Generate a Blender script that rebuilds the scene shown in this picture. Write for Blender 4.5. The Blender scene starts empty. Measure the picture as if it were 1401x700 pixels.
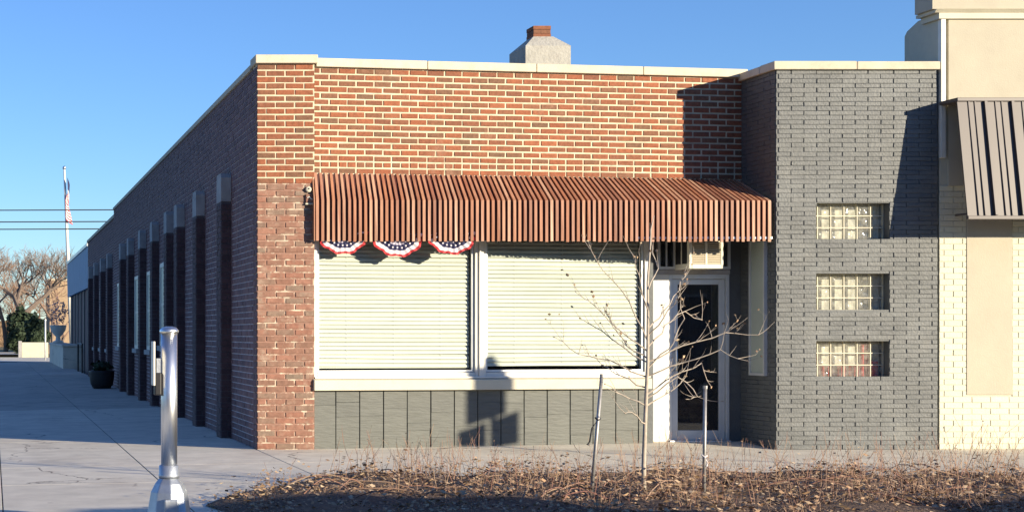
import bpy, math, random
from mathutils import Matrix, Vector
R = math.radians
random.seed(7)
sc = bpy.context.scene
col = sc.collection

# ------------------------------------------------------------------ camera, sky, sun, exposure
F = 2200.0                      # focal length in photo pixels (1401 wide)
CAMZ = 1.325
cam = bpy.data.cameras.new('camera'); camo = bpy.data.objects.new('camera', cam); col.objects.link(camo)
camo.location = (0, 0, CAMZ); camo.rotation_euler = (R(90), 0, 0)
cam.sensor_width = 36.0; cam.lens = 36.0 * F / 1401.0
cam.shift_x = (700.5 + 10) / 1401.0; cam.shift_y = -(350 - 455) / 1401.0
cam.clip_end = 3000
sc.camera = camo
SUN_AZ, SUN_EL = 46.0, 11.6     # degrees to the right of straight-behind the camera; elevation
to_sun = Vector((math.sin(R(SUN_AZ)) * math.cos(R(SUN_EL)), -math.cos(R(SUN_AZ)) * math.cos(R(SUN_EL)), math.sin(R(SUN_EL))))
w = bpy.data.worlds.new('World'); sc.world = w; w.use_nodes = True
nt = w.node_tree; nt.nodes.clear()
sky = nt.nodes.new('ShaderNodeTexSky'); sky.sky_type = 'NISHITA'; sky.sun_disc = False
sky.sun_elevation = R(SUN_EL); sky.sun_rotation = math.atan2(to_sun.x, to_sun.y)
sky.air_density = 1.0; sky.dust_density = 0.0; sky.ozone_density = 5.4; sky.altitude = 300
bg = nt.nodes.new('ShaderNodeBackground'); bg.inputs['Strength'].default_value = 0.110
wo = nt.nodes.new('ShaderNodeOutputWorld')
hsv = nt.nodes.new('ShaderNodeHueSaturation'); hsv.inputs['Saturation'].default_value = 1.0; hsv.inputs['Hue'].default_value = 0.51
nt.links.new(sky.outputs[0], hsv.inputs['Color']); nt.links.new(hsv.outputs[0], bg.inputs[0]); nt.links.new(bg.outputs[0], wo.inputs[0])
sun = bpy.data.lights.new('sun', 'SUN'); suno = bpy.data.objects.new('sun', sun); col.objects.link(suno)
sun.energy = 5.0; sun.angle = R(0.5); sun.color = (1.0, 0.87, 0.66)
suno.rotation_euler = to_sun.to_track_quat('Z', 'Y').to_euler()
sc.view_settings.view_transform = 'Standard'; sc.view_settings.look = 'None'
sc.view_settings.exposure = 0.95; sc.view_settings.gamma = 1.0; sc.view_settings.use_curve_mapping = False
sc.render.engine = 'CYCLES'
sc.cycles.max_bounces = 8; sc.cycles.transparent_max_bounces = 12
sc.cycles.caustics_reflective = False; sc.cycles.caustics_refractive = False

# ------------------------------------------------------------------ materials
MATS = {}
def mat(name, cols, rough=0.8, metal=0.0, rnd=None, nscale=3.0, nmix=0.2, stretch=(1, 1, 1), bscale=0, bstr=0.2, bdist=0.01,
        spec=0.35, stain=None, sscale=1.2, sthr=(0.5, 0.7), coat=0.0, crack=0):
    m = bpy.data.materials.new(name); m.use_nodes = True; n = m.node_tree; N = n.nodes; L = n.links
    b = N['Principled BSDF']
    geo = N.new('ShaderNodeNewGeometry')
    if rnd:
        src = N.new('ShaderNodeObjectInfo').outputs['Random'] if rnd == 'object' else geo.outputs['Random Per Island']
        rp = N.new('ShaderNodeValToRGB'); rp.color_ramp.interpolation = 'LINEAR'
        while len(rp.color_ramp.elements) < len(cols): rp.color_ramp.elements.new(0.5)
        for i, c in enumerate(cols):
            e = rp.color_ramp.elements[i]; e.position = i / (len(cols) - 1); e.color = (*c, 1)
        L.new(src, rp.inputs[0]); out = rp.outputs[0]
    else:
        rgb = N.new('ShaderNodeRGB'); rgb.outputs[0].default_value = (*cols[0], 1); out = rgb.outputs[0]
    mp = N.new('ShaderNodeMapping'); mp.inputs['Scale'].default_value = stretch; L.new(geo.outputs['Position'], mp.inputs[0])
    if stain:
        ns = N.new('ShaderNodeTexNoise'); ns.inputs['Scale'].default_value = sscale; ns.inputs['Detail'].default_value = 6; ns.inputs['Roughness'].default_value = 0.7
        L.new(mp.outputs[0], ns.inputs['Vector'])
        mr = N.new('ShaderNodeMapRange'); mr.inputs[1].default_value = sthr[0]; mr.inputs[2].default_value = sthr[1]; L.new(ns.outputs[0], mr.inputs[0])
        mx = N.new('ShaderNodeMix'); mx.data_type = 'RGBA'; L.new(mr.outputs[0], mx.inputs[0]); L.new(out, mx.inputs[6]); mx.inputs[7].default_value = (*stain, 1)
        out = mx.outputs[2]
    if crack:
        wn = N.new('ShaderNodeTexNoise'); wn.inputs['Scale'].default_value = 1.7; wn.inputs['Detail'].default_value = 6; L.new(geo.outputs['Position'], wn.inputs['Vector'])
        va = N.new('ShaderNodeVectorMath'); va.operation = 'MULTIPLY_ADD'; va.inputs[1].default_value = (.7, .7, .7); L.new(wn.outputs['Color'], va.inputs[0]); L.new(geo.outputs['Position'], va.inputs[2])
        vo = N.new('ShaderNodeTexVoronoi'); vo.feature = 'DISTANCE_TO_EDGE'; vo.inputs['Scale'].default_value = crack; L.new(va.outputs[0], vo.inputs['Vector'])
        n2 = N.new('ShaderNodeTexNoise'); n2.inputs['Scale'].default_value = .5; L.new(geo.outputs['Position'], n2.inputs['Vector'])
        c1 = N.new('ShaderNodeMapRange'); c1.inputs[1].default_value = .001; c1.inputs[2].default_value = .006; c1.inputs[3].default_value = 1; c1.inputs[4].default_value = 0; L.new(vo.outputs['Distance'], c1.inputs[0])
        c2 = N.new('ShaderNodeMapRange'); c2.inputs[1].default_value = .46; c2.inputs[2].default_value = .54; L.new(n2.outputs[0], c2.inputs[0])
        cm = N.new('ShaderNodeMath'); cm.operation = 'MULTIPLY'; L.new(c1.outputs[0], cm.inputs[0]); L.new(c2.outputs[0], cm.inputs[1])
        mx = N.new('ShaderNodeMix'); mx.data_type = 'RGBA'; L.new(cm.outputs[0], mx.inputs[0]); L.new(out, mx.inputs[6]); mx.inputs[7].default_value = (.2, .17, .14, 1)
        out = mx.outputs[2]
        sv = N.new('ShaderNodeTexVoronoi'); sv.inputs['Scale'].default_value = 2.6; L.new(geo.outputs['Position'], sv.inputs['Vector'])      # gum and drip spots
        c3 = N.new('ShaderNodeMapRange'); c3.inputs[1].default_value = .05; c3.inputs[2].default_value = .08; c3.inputs[3].default_value = .55; c3.inputs[4].default_value = 0; L.new(sv.outputs['Distance'], c3.inputs[0])
        mx = N.new('ShaderNodeMix'); mx.data_type = 'RGBA'; L.new(c3.outputs[0], mx.inputs[0]); L.new(out, mx.inputs[6]); mx.inputs[7].default_value = (.3, .27, .23, 1)
        out = mx.outputs[2]
    if nmix:
        nz = N.new('ShaderNodeTexNoise'); nz.inputs['Scale'].default_value = nscale; nz.inputs['Detail'].default_value = 8; nz.inputs['Roughness'].default_value = 0.65
        L.new(mp.outputs[0], nz.inputs['Vector'])
        mr = N.new('ShaderNodeMapRange'); mr.inputs[1].default_value = 0.3; mr.inputs[2].default_value = 0.7
        mr.inputs[3].default_value = 1 - nmix; mr.inputs[4].default_value = 1 + nmix; L.new(nz.outputs[0], mr.inputs[0])
        hs = N.new('ShaderNodeHueSaturation'); L.new(out, hs.inputs['Color']); L.new(mr.outputs[0], hs.inputs['Value']); out = hs.outputs[0]
    L.new(out, b.inputs['Base Color'])
    b.inputs['Roughness'].default_value = rough; b.inputs['Metallic'].default_value = metal
    b.inputs['Specular IOR Level'].default_value = spec; b.inputs['Coat Weight'].default_value = coat
    if bscale:
        nb = N.new('ShaderNodeTexNoise'); nb.inputs['Scale'].default_value = bscale; nb.inputs['Detail'].default_value = 5; L.new(mp.outputs[0], nb.inputs['Vector'])
        bp = N.new('ShaderNodeBump'); bp.inputs['Strength'].default_value = bstr; bp.inputs['Distance'].default_value = bdist
        L.new(nb.outputs[0], bp.inputs['Height']); L.new(bp.outputs[0], b.inputs['Normal'])
    MATS[name] = m
    return m

def glass(name, tint, gloss_fac, rough=0.02, diffuse=0.0, dcol=(0.5, 0.5, 0.45), wav=0):
    """a thin pane: part clear, part mirror (fresnel), optionally part pale diffuse"""
    m = bpy.data.materials.new(name); m.use_nodes = True; n = m.node_tree; N = n.nodes; L = n.links; N.clear()
    o = N.new('ShaderNodeOutputMaterial'); t = N.new('ShaderNodeBsdfTransparent'); t.inputs[0].default_value = (*tint, 1)
    g = N.new('ShaderNodeBsdfGlossy'); g.inputs['Roughness'].default_value = rough
    lw = N.new('ShaderNodeLayerWeight'); lw.inputs[0].default_value = .5          # Schlick, the same from both sides
    pw = N.new('ShaderNodeMath'); pw.operation = 'POWER'; pw.inputs[1].default_value = 5; L.new(lw.outputs['Facing'], pw.inputs[0])
    ma = N.new('ShaderNodeMath'); ma.operation = 'MULTIPLY_ADD'; ma.inputs[1].default_value = .9; ma.inputs[2].default_value = gloss_fac; ma.use_clamp = True; L.new(pw.outputs[0], ma.inputs[0])
    base = t.outputs[0]
    if diffuse:
        d = N.new('ShaderNodeBsdfDiffuse'); d.inputs[0].default_value = (*dcol, 1)
        ms = N.new('ShaderNodeMixShader'); ms.inputs[0].default_value = diffuse; L.new(base, ms.inputs[1]); L.new(d.outputs[0], ms.inputs[2]); base = ms.outputs[0]
        if wav:
            ge = N.new('ShaderNodeNewGeometry'); nz = N.new('ShaderNodeTexNoise'); nz.inputs['Scale'].default_value = wav; L.new(ge.outputs['Position'], nz.inputs['Vector'])
            mr = N.new('ShaderNodeMapRange'); mr.inputs[1].default_value = .35; mr.inputs[2].default_value = .65; mr.inputs[3].default_value = diffuse * .55; mr.inputs[4].default_value = min(1, diffuse * 1.5)
            L.new(nz.outputs[0], mr.inputs[0]); L.new(mr.outputs[0], ms.inputs[0])
            bp = N.new('ShaderNodeBump'); bp.inputs['Strength'].default_value = .5; bp.inputs['Distance'].default_value = .02; L.new(nz.outputs[0], bp.inputs['Height']); L.new(bp.outputs[0], g.inputs['Normal'])
    ms = N.new('ShaderNodeMixShader'); L.new(ma.outputs[0], ms.inputs[0]); L.new(base, ms.inputs[1]); L.new(g.outputs[0], ms.inputs[2]); L.new(ms.outputs[0], o.inputs[0])
    MATS[name] = m
    return m

BR = [(.235, .075, .037), (.27, .09, .043), (.185, .072, .042), (.285, .096, .046), (.15, .083, .05), (.245, .08, .039), (.21, .082, .045), (.26, .086, .041), (.17, .086, .052)]
BRF = [(.25, .118, .082), (.28, .142, .10), (.20, .112, .08), (.26, .122, .084), (.19, .14, .105), (.255, .122, .086)]
brick_m = mat('brick_red', BR, .85, rnd='object', nscale=30, nmix=.28, stain=(.27, .15, .10), sscale=2.2, sthr=(.60, .78), bscale=120, bstr=.3, bdist=.004)
brick_i = mat('brick_red_joined', BR, .85, rnd='island', nscale=30, nmix=.28, stain=(.27, .15, .10), sscale=2.2, sthr=(.60, .78), bscale=120, bstr=.3, bdist=.004)
brick_f = mat('brick_faded', BRF, .9, rnd='island', nscale=18, nmix=.25, bscale=100, bstr=.3, bdist=.004, stain=(.29, .20, .15), sscale=5, sthr=(.52, .66))
brick_s = mat('brick_side_shaded', [(.17, .10, .10), (.21, .12, .115), (.14, .085, .09), (.19, .11, .11)], .85, rnd='island', nscale=8, nmix=.25, bscale=90, bstr=.25, bdist=.004)  # front wall's brick, with the side's bluish shade put into the colour
mortar = mat('mortar_cream', [(.56, .485, .345)], .95, nscale=6, nmix=.22, stain=(.40, .27, .19), sscale=2.2, sthr=(.58, .72), bscale=150, bstr=.4, bdist=.004)
mortar_f = mat('mortar_faded', [(.28, .16, .12)], .95, nscale=8, nmix=.2, stain=(.52, .43, .33), sscale=6, sthr=(.50, .58), bscale=150, bstr=.4, bdist=.004)
brick_p = mat('brick_pilaster_shaded', [(.085, .05, .055), (.11, .065, .065), (.07, .045, .05)], .85, rnd='island', nscale=8, nmix=.25)  # pilasters' shade put into the colour: darker than the side wall's brick
mortar_p = mat('mortar_pilaster_shaded', [(.12, .10, .105)], .95, nscale=4, nmix=.25)  # shade painted in here too, to go with the pilaster brick
mortar_s = mat('mortar_side', [(.56, .50, .52)], .95, nscale=4, nmix=.25)
coping_m = mat('coping_limestone', [(.55, .49, .37)], .85, nscale=6, nmix=.13, stain=(.45, .38, .28), sscale=3, sthr=(.58, .75), bscale=80, bstr=.2)
stone_g = mat('stone_cap', [(.36, .345, .335)], .85, nscale=6, nmix=.2)
grey_i = mat('grey_painted_brick', [(.115, .121, .121), (.127, .133, .131), (.108, .114, .115), (.134, .139, .137)], .55, rnd='object', nscale=2.2, nmix=.2, stain=(.15, .15, .14), sscale=2.5, sthr=(.58, .8), bscale=45, bstr=.45, bdist=.012)
grey_j = mat('grey_painted_brick_joined', [(.115, .121, .121), (.127, .133, .131), (.108, .114, .115), (.134, .139, .137)], .55, rnd='island', nscale=2.2, nmix=.2, stain=(.15, .15, .14), sscale=2.5, sthr=(.58, .8), bscale=45, bstr=.45, bdist=.012)
grey_s = mat('grey_paint', [(.105, .112, .113)], .55, nscale=9, nmix=.12, bscale=45, bstr=.35, bdist=.01)
tile_m = mat('grey_painted_tile', [(.100, .105, .095), (.112, .117, .105), (.094, .099, .091)], .6, rnd='object', nscale=5, nmix=.14, stretch=(1, 1, 6), bscale=8, bstr=.5, bdist=.012)
white_m = mat('white_paint', [(.68, .66, .59)], .45, nscale=5, nmix=.07, stain=(.50, .46, .38), sscale=9, sthr=(.62, .75))
alum_m = mat('white_aluminium', [(.62, .63, .62)], .35, metal=.25, nscale=5, nmix=.08)
cream_m = mat('cream_paint', [(.56, .52, .40)], .75, nscale=4, nmix=.07, stain=(.52, .45, .33), sscale=2.2, sthr=(.6, .8), bscale=60, bstr=.25)
creamb_m = mat('cream_painted_brick', [(.55, .535, .42), (.59, .57, .44), (.53, .51, .40)], .7, rnd='object', nscale=10, nmix=.06, bscale=40, bstr=.35)
creambb_m = mat('cream_painted_mortar', [(.50, .475, .37)], .75, nscale=10, nmix=.06, bscale=40, bstr=.3)
stucco_m = mat('stucco_beige', [(.44, .40, .31)], .85, nscale=2.5, nmix=.06, stain=(.40, .36, .285), sscale=1.4, sthr=(.5, .8), bscale=70, bstr=.35, bdist=.006)
conc_m = mat('concrete_slab', crack=.33, cols=[(.69, .63, .51), (.72, .66, .54), (.66, .60, .49)], rough=.9, rnd='object', nscale=2.5, nmix=.14, stain=(.56, .50, .41), sscale=.8, sthr=(.5, .72), bscale=90, bstr=.25, bdist=.004)
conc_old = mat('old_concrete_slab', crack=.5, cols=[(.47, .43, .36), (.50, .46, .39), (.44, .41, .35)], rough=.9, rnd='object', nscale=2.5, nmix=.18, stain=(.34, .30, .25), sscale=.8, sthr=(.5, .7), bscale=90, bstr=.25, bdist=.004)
joint_m = mat('joint_soil', [(.10, .085, .07)], .95, nscale=9, nmix=.3)
asph_m = mat('asphalt', [(.055, .055, .058)], .9, nscale=40, nmix=.3, bscale=150, bstr=.4)
soil_m = mat('mulch', [(.15, .10, .07)], .95, nscale=18, nmix=.45, bscale=40, bstr=.8, bdist=.03)
grass_m = mat('dry_grass', [(.16, .14, .07)], .95, nscale=2, nmix=.3)
slat_m = mat('awning_slat', [(.34, .135, .068), (.42, .21, .125), (.28, .12, .068), (.47, .28, .18), (.36, .15, .075), (.26, .115, .07), (.39, .19, .115)], .5, rnd='object', nscale=14, nmix=.25, stretch=(3, 1, .3), stain=(.22, .075, .045), sscale=7, sthr=(.52, .72), spec=.4)
groove_m = mat('awning_groove', [(.06, .014, .010)], .6, nscale=12, nmix=.3, stretch=(3, 1, .4))
blind_m = mat('blind_slat', [(.63, .625, .575)], .5, nscale=3, nmix=.05)
dark_m = mat('dark_interior', [(.05, .05, .05)], .9, nscale=2, nmix=.2)
room_m = mat('room_wall', [(.12, .11, .10)], .9, nscale=2, nmix=.2)
black_m = mat('black_plastic', [(.02, .02, .022)], .5, nmix=0)
pane_m = glass('window_glass', (.95, .97, .95), .03)
door_glass = glass('door_glass', (.42, .45, .47), .06, .02, .10, (.16, .17, .19))
frost_m = mat('frosted_panel', [(.42, .46, .40)], .35, nscale=3, nmix=.06)
block_m = glass('glass_block', (.92, .93, .90), .05, .08, .20, (.70, .68, .58), 22)
grout_m = mat('block_grout', [(.64, .60, .47)], .85, nscale=20, nmix=.1)
metal_m = mat('brushed_aluminium', [(.80, .81, .82)], .38, metal=1, nscale=9, nmix=.16, stretch=(4, 4, .6), bscale=30, bstr=.05)
cast_m = mat('cast_aluminium', [(.42, .45, .49)], .5, metal=.85, nscale=9, nmix=.15, bscale=60, bstr=.15)
brown_m = mat('brown_metal', [(.088, .070, .064)], .45, nscale=3, nmix=.08, spec=.5)
bark_m = mat('young_bark', [(.42, .36, .295)], .85, nscale=25, nmix=.25)
stake_m = mat('steel_stake', [(.34, .33, .32)], .5, metal=.6, nscale=20, nmix=.25)
fbark_m = mat('tree_bark', [(.16, .12, .095)], .9, nscale=4, nmix=.3)
twig_m = mat('dry_twig', [(.20, .125, .09), (.32, .21, .14), (.15, .10, .085), (.38, .27, .18), (.21, .105, .085), (.27, .15, .105)], .85, rnd='island', nmix=0)
leaf_m = mat('dry_leaf', [(.32, .19, .11), (.48, .34, .21), (.22, .13, .08), (.56, .44, .30), (.40, .25, .14), (.32, .23, .16)], .8, rnd='island', nmix=0)
ever_m = mat('evergreen', [(.02, .035, .018), (.035, .055, .025), (.015, .028, .015)], .8, rnd='island', nmix=0)
red_m = mat('red_cloth', [(.52, .04, .045)], .7, nscale=20, nmix=.15)
navy_m = mat('navy_cloth', [(.022, .024, .075)], .75, nscale=20, nmix=.15)
wcl_m = mat('white_cloth', [(.72, .68, .68)], .8, nscale=20, nmix=.08)
lav_m = mat('lavender_cloth', [(.42, .38, .46)], .8, nscale=20, nmix=.08)
chim_m = mat('chimney_render', [(.40, .385, .34)], .9, nscale=4, nmix=.14, stain=(.30, .28, .25), sscale=3, sthr=(.5, .7), bscale=25, bstr=.5, bdist=.02)
ac_m = mat('conditioner_case', [(.70, .66, .54)], .5, nscale=8, nmix=.06)
louv_m = mat('conditioner_louvre', [(.42, .36, .26)], .5, nscale=8, nmix=.1)
wire_m = mat('black_cable', [(.03, .03, .032)], .6, nmix=0)
blue_m = mat('blue_fascia', [(.11, .25, .42)], .6, nscale=2, nmix=.1)
tan_m = mat('tan_brick_far', [(.36, .26, .17)], .9, nscale=6, nmix=.15)
pink_m = mat('pink_flowers', [(.55, .30, .30), (.65, .5, .45), (.4, .2, .2)], .8, rnd='island', nmix=0)
carp_m = mat('car_paint', [(.25, .26, .28)], .25, metal=.5, nmix=0, coat=1)
carp2_m = mat('car_paint_dark', [(.04, .045, .06)], .25, metal=.4, nmix=0, coat=1)
sign_m = mat('sign_back', [(.45, .46, .47)], .4, metal=.7, nscale=6, nmix=.1)

# ------------------------------------------------------------------ mesh helpers
W = {}                                          # world matrix of each object, so that meshes can be written in world units
def put(name, data, parent=None, mw=None):
    o = bpy.data.objects.new(name, data); col.objects.link(o)
    mw = mw or Matrix.Identity(4)
    o.matrix_basis = mw; W[o.name] = mw.copy()
    if parent is not None:
        o.parent = parent; o.matrix_parent_inverse = W[parent.name].inverted()
    return o
def tag(o, label=None, cat=None, group=None, kind=None):
    if label: o['label'] = label
    if cat: o['category'] = cat
    if group: o['group'] = group
    if kind: o['kind'] = kind
    return o
def thing(name, loc, label, cat, group=None):
    o = put(name, None, None, Matrix.Translation(loc)); o.empty_display_size = .1
    return tag(o, label, cat, group)

class MB:
    def __init__(s, T=None): s.v = []; s.f = []; s.m = []; s.T = T; s.k = 0
    def add(s, vs, fs, k=None):
        b = len(s.v)
        s.v += [tuple(s.T @ Vector(p)) for p in vs] if s.T else [tuple(p) for p in vs]
        s.f += [tuple(b + i for i in f) for f in fs]; s.m += [s.k if k is None else k] * len(fs)
        return s
    def box(s, x0, x1, y0, y1, z0, z1, k=None):
        return s.add([(x0, y0, z0), (x1, y0, z0), (x1, y1, z0), (x0, y1, z0), (x0, y0, z1), (x1, y0, z1), (x1, y1, z1), (x0, y1, z1)],
                     [(0, 3, 2, 1), (4, 5, 6, 7), (0, 1, 5, 4), (1, 2, 6, 5), (2, 3, 7, 6), (3, 0, 4, 7)], k)
    def hexa(s, pts, k=None):
        return s.add(pts, [(0, 3, 2, 1), (4, 5, 6, 7), (0, 1, 5, 4), (1, 2, 6, 5), (2, 3, 7, 6), (3, 0, 4, 7)], k)
    def prism(s, prof, x0, x1, k=None):          # profile in (y, z), extruded along x
        n = len(prof)
        vs = [(x0, y, z) for y, z in prof] + [(x1, y, z) for y, z in prof]
        fs = [tuple(range(n)), tuple(range(2 * n - 1, n - 1, -1))] + [(i, i + n, (i + 1) % n + n, (i + 1) % n) for i in range(n)]
        return s.add(vs, fs, k)
    def tube(s, pts, rad, n=6, k=None, cap=True):
        pts = [Vector(p) for p in pts]; rad = rad if isinstance(rad, (list, tuple)) else [rad] * len(pts)
        vs = []
        for i, p in enumerate(pts):
            d = (pts[min(i + 1, len(pts) - 1)] - pts[max(i - 1, 0)]).normalized()
            a = d.cross(Vector((0, 0, 1)) if abs(d.z) < .9 else Vector((1, 0, 0))).normalized(); b = d.cross(a)
            for j in range(n):
                t = 2 * math.pi * j / n; vs.append(p + (a * math.cos(t) + b * math.sin(t)) * rad[i])
        fs = [(i * n + j, i * n + (j + 1) % n, (i + 1) * n + (j + 1) % n, (i + 1) * n + j) for i in range(len(pts) - 1) for j in range(n)]
        if cap: fs += [tuple(range(n - 1, -1, -1)), tuple((len(pts) - 1) * n + j for j in range(n))]
        return s.add(vs, fs, k)
    def lathe(s, cx, cy, prof, n=24, k=None):     # profile (r, z)
        vs = [(cx + r * math.cos(2 * math.pi * j / n), cy + r * math.sin(2 * math.pi * j / n), z) for r, z in prof for j in range(n)]
        fs = [(i * n + j, i * n + (j + 1) % n, (i + 1) * n + (j + 1) % n, (i + 1) * n + j) for i in range(len(prof) - 1) for j in range(n)]
        fs += [tuple(range(n - 1, -1, -1)), tuple((len(prof) - 1) * n + j for j in range(n))]
        return s.add(vs, fs, k)
    def mesh(s, name, mats, smooth=False):
        me = bpy.data.meshes.new(name); me.from_pydata(s.v, [], s.f)
        for m in (mats if isinstance(mats, (list, tuple)) else [mats]): me.materials.append(m)
        if any(s.m): me.polygons.foreach_set('material_index', s.m)
        if smooth: me.polygons.foreach_set('use_smooth', [True] * len(s.f))
        me.update(); return me
    def build(s, name, mats, parent=None, smooth=False, bevel=0, **kw):
        o = put(name, s.mesh(name, mats, smooth), parent)
        if bevel:
            b = o.modifiers.new('bevel', 'BEVEL'); b.width = bevel; b.segments = 2; b.limit_method = 'ANGLE'
        if kw: tag(o, **kw)
        return o
def bx(name, m, parent, x0, x1, y0, y1, z0, z1, T=None, bevel=0, **kw):
    return MB(T).box(x0, x1, y0, y1, z0, z1).build(name, m, parent, bevel=bevel, **kw)

# bricks: a chamfered face with four short flanks; local x,z centred, face at y = -proud
def brick_pts(wd, ht, proud, ch, j):
    r = lambda: random.uniform(-j, j)
    a, c = wd / 2, ht / 2
    vs = [(sx * (a) + r() * .6, 0.004, sz * (c) + r() * .6) for sx, sz in ((-1, -1), (1, -1), (1, 1), (-1, 1))]
    vs += [(x, -proud + ch, z) for x, _, z in vs]
    vs += [(sx * (a - ch) + r(), -proud + r() * .7, sz * (c - ch) + r()) for sx, sz in ((-1, -1), (1, -1), (1, 1), (-1, 1))]
    fs = [(8, 9, 10, 11)] + [(i, (i + 1) % 4, (i + 1) % 4 + 4, i + 4) for i in range(4)] + [(i + 4, (i + 1) % 4 + 4, (i + 1) % 4 + 8, i + 8) for i in range(4)]
    return vs, fs
def lay(u0, u1, z0, z1, pl, ph, jt, holes=(), jh=None, headers=(), off=0.0, minw=.03):
    """running bond: list of (centre u, centre z, width, height) clipped to the field and its holes"""
    out = []; jh = jt if jh is None else jh
    nrow = int(round((z1 - z0) / ph))
    for r in range(nrow):
        za, zb = z0 + r * ph + jh / 2, z0 + (r + 1) * ph - jh / 2
        p = pl / 2 if r in headers else pl
        u = u0 - (p / 2 if (r % 2) else 0) - off
        while u < u1:
            segs = [(max(u, u0) + jt / 2, min(u + p, u1) - jt / 2)]
            for (ha, hb, hz0, hz1) in holes:
                if zb > hz0 + .02 and za < hz1 - .02:
                    ns = []
                    for a, b in segs:
                        if b <= ha or a >= hb: ns.append((a, b)); continue
                        if a < ha - .01: ns.append((a, ha - .002))
                        if b > hb + .01: ns.append((hb + .002, b))
                    segs = ns
            out += [((a + b) / 2, (za + zb) / 2, b - a, zb - za) for a, b in segs if b - a > minw]
            u += p
    return out
def bricks_single(bricks, T, parent, m, proud=.008, ch=.003, j=.0015, var=5, nominal=None):
    wd, ht = nominal
    ms = []
    for k in range(var):
        mb = MB(); mb.add(*brick_pts(wd, ht, proud, ch, j)); ms.append(mb.mesh('brick', m))
    for (u, z, bw, bh) in bricks:
        S = Matrix.Diagonal((bw / wd, 1, bh / ht, 1))
        put('brick', random.choice(ms), parent, T @ Matrix.Translation((u, random.uniform(-.0015, .0015), z)) @ Matrix.Rotation(random.uniform(-.006, .006), 4, 'Y') @ S)
def bricks_joined(bricks, T, parent, m, proud=.008, ch=.003, j=.0015, name='brickwork', simple=False):
    mb = MB()
    for (u, z, bw, bh) in bricks:
        if simple:
            p = -proud + random.uniform(-.002, .002); a, c = bw / 2, bh / 2
            vs = [(u - a, .004, z - c), (u + a, .004, z - c), (u + a, .004, z + c), (u - a, .004, z + c), (u - a, p, z - c), (u + a, p, z - c), (u + a, p, z + c), (u - a, p, z + c)]
            fs = [(4, 5, 6, 7), (0, 1, 5, 4), (1, 2, 6, 5), (2, 3, 7, 6), (3, 0, 4, 7)]
        else:
            vs, fs = brick_pts(bw, bh, proud, ch, j); vs = [(x + u, y, zz + z) for x, y, zz in vs]
        mb.add(vs, fs)
    mb.v = [tuple(T @ Vector(p)) for p in mb.v]
    return mb.build(name, m, parent, kind='stuff')

# ------------------------------------------------------------------ ground, sidewalks, road, bed
def gz(x, y=0): return -.02 * max(0, 3.0 - x)
MB().add([(-600, -300, -.16), (600, -300, -.16), (600, 1200, -.16), (-600, 1200, -.16)], [(0, 1, 2, 3)]).build('ground', grass_m, kind='structure')
MB().add([(-200, -12, -.145), (200, -12, -.145), (200, 7.9, -.145), (-200, 7.9, -.145)], [(0, 1, 2, 3)]).build('road', asph_m, kind='structure')
MB().box(-60, 60, 7.9, 8.05, -.3, -.02).build('kerb', conc_m, kind='structure', bevel=.01)
walk = MB().hexa([(-6, 8.05, -.3), (3.0, 8.05, -.3), (3.0, 74.45, -.3), (-6, 74.45, -.3), (-6, 8.05, -.1832), (3.0, 8.05, -.0032), (3.0, 74.45, -.0032), (-6, 74.45, -.1832)]).build('sidewalk', joint_m, kind='structure')
MB().box(3.0, 40, 14.6, 18.29, -.3, -.0032).build('bed_edge', joint_m, walk)
def slab(x0, x1, y0, y1, parent):
    g = .006; dz = random.uniform(-.0006, .0006); t = .012
    x0 += g; x1 -= g; y0 += .001; y1 -= .001
    za, zb = gz(x0) + dz, gz(x1) + dz
    mb = MB(); c = .0015
    mb.add([(x0, y0, za - .09), (x1, y0, zb - .09), (x1, y1, zb - .09), (x0, y1, za - .09), (x0, y0, za - c), (x1, y0, zb - c), (x1, y1, zb - c), (x0, y1, za - c),
            (x0 + c, y0 + c, za), (x1 - c, y0 + c, zb), (x1 - c, y1 - c, zb), (x0 + c, y1 - c, za)],
           [(8, 9, 10, 11)] + [(i, (i + 1) % 4, (i + 1) % 4 + 4, i + 4) for i in range(4)] + [(i + 4, (i + 1) % 4 + 4, (i + 1) % 4 + 8, i + 8) for i in range(4)])
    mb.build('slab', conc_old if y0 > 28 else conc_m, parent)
xs = [-6, -4.5, -2.95, -1.45, .08, 1.53, 3.0]
ys = [8.05, 9.6, 11.2, 12.8, 14.6, 16.45, 18.29, 20.3, 22.3, 24.3, 26.3, 28.6, 31, 33.4, 36, 38.6, 41.5, 44.5, 48, 52, 56, 60.5, 65, 69.5, 74.4]
for i in range(2, len(xs) - 1):
    for j in range(len(ys) - 1): slab(xs[i], xs[i + 1], ys[j], ys[j + 1], walk)
xr = [3.0, 4.75, 6.5, 8.2, 9.9, 11.6, 13.3, 15, 16.7, 18.4, 20]
for i in range(len(xr) - 1):
    for (a, b) in ((14.6, 16.45), (16.45, 18.29)): slab(xr[i], xr[i + 1], a, b, walk)
# wedge of paving rising to the door
MB().add([(3.6, 18.29, -.004), (8.92, 18.29, -.004), (8.92, 19.4, .045), (3.6, 18.5, .006), (3.6, 18.29, -.2), (8.92, 18.29, -.2)], [(0, 1, 2, 3), (0, 4, 5, 1)]).build('entry_slab', conc_m, walk)
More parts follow.
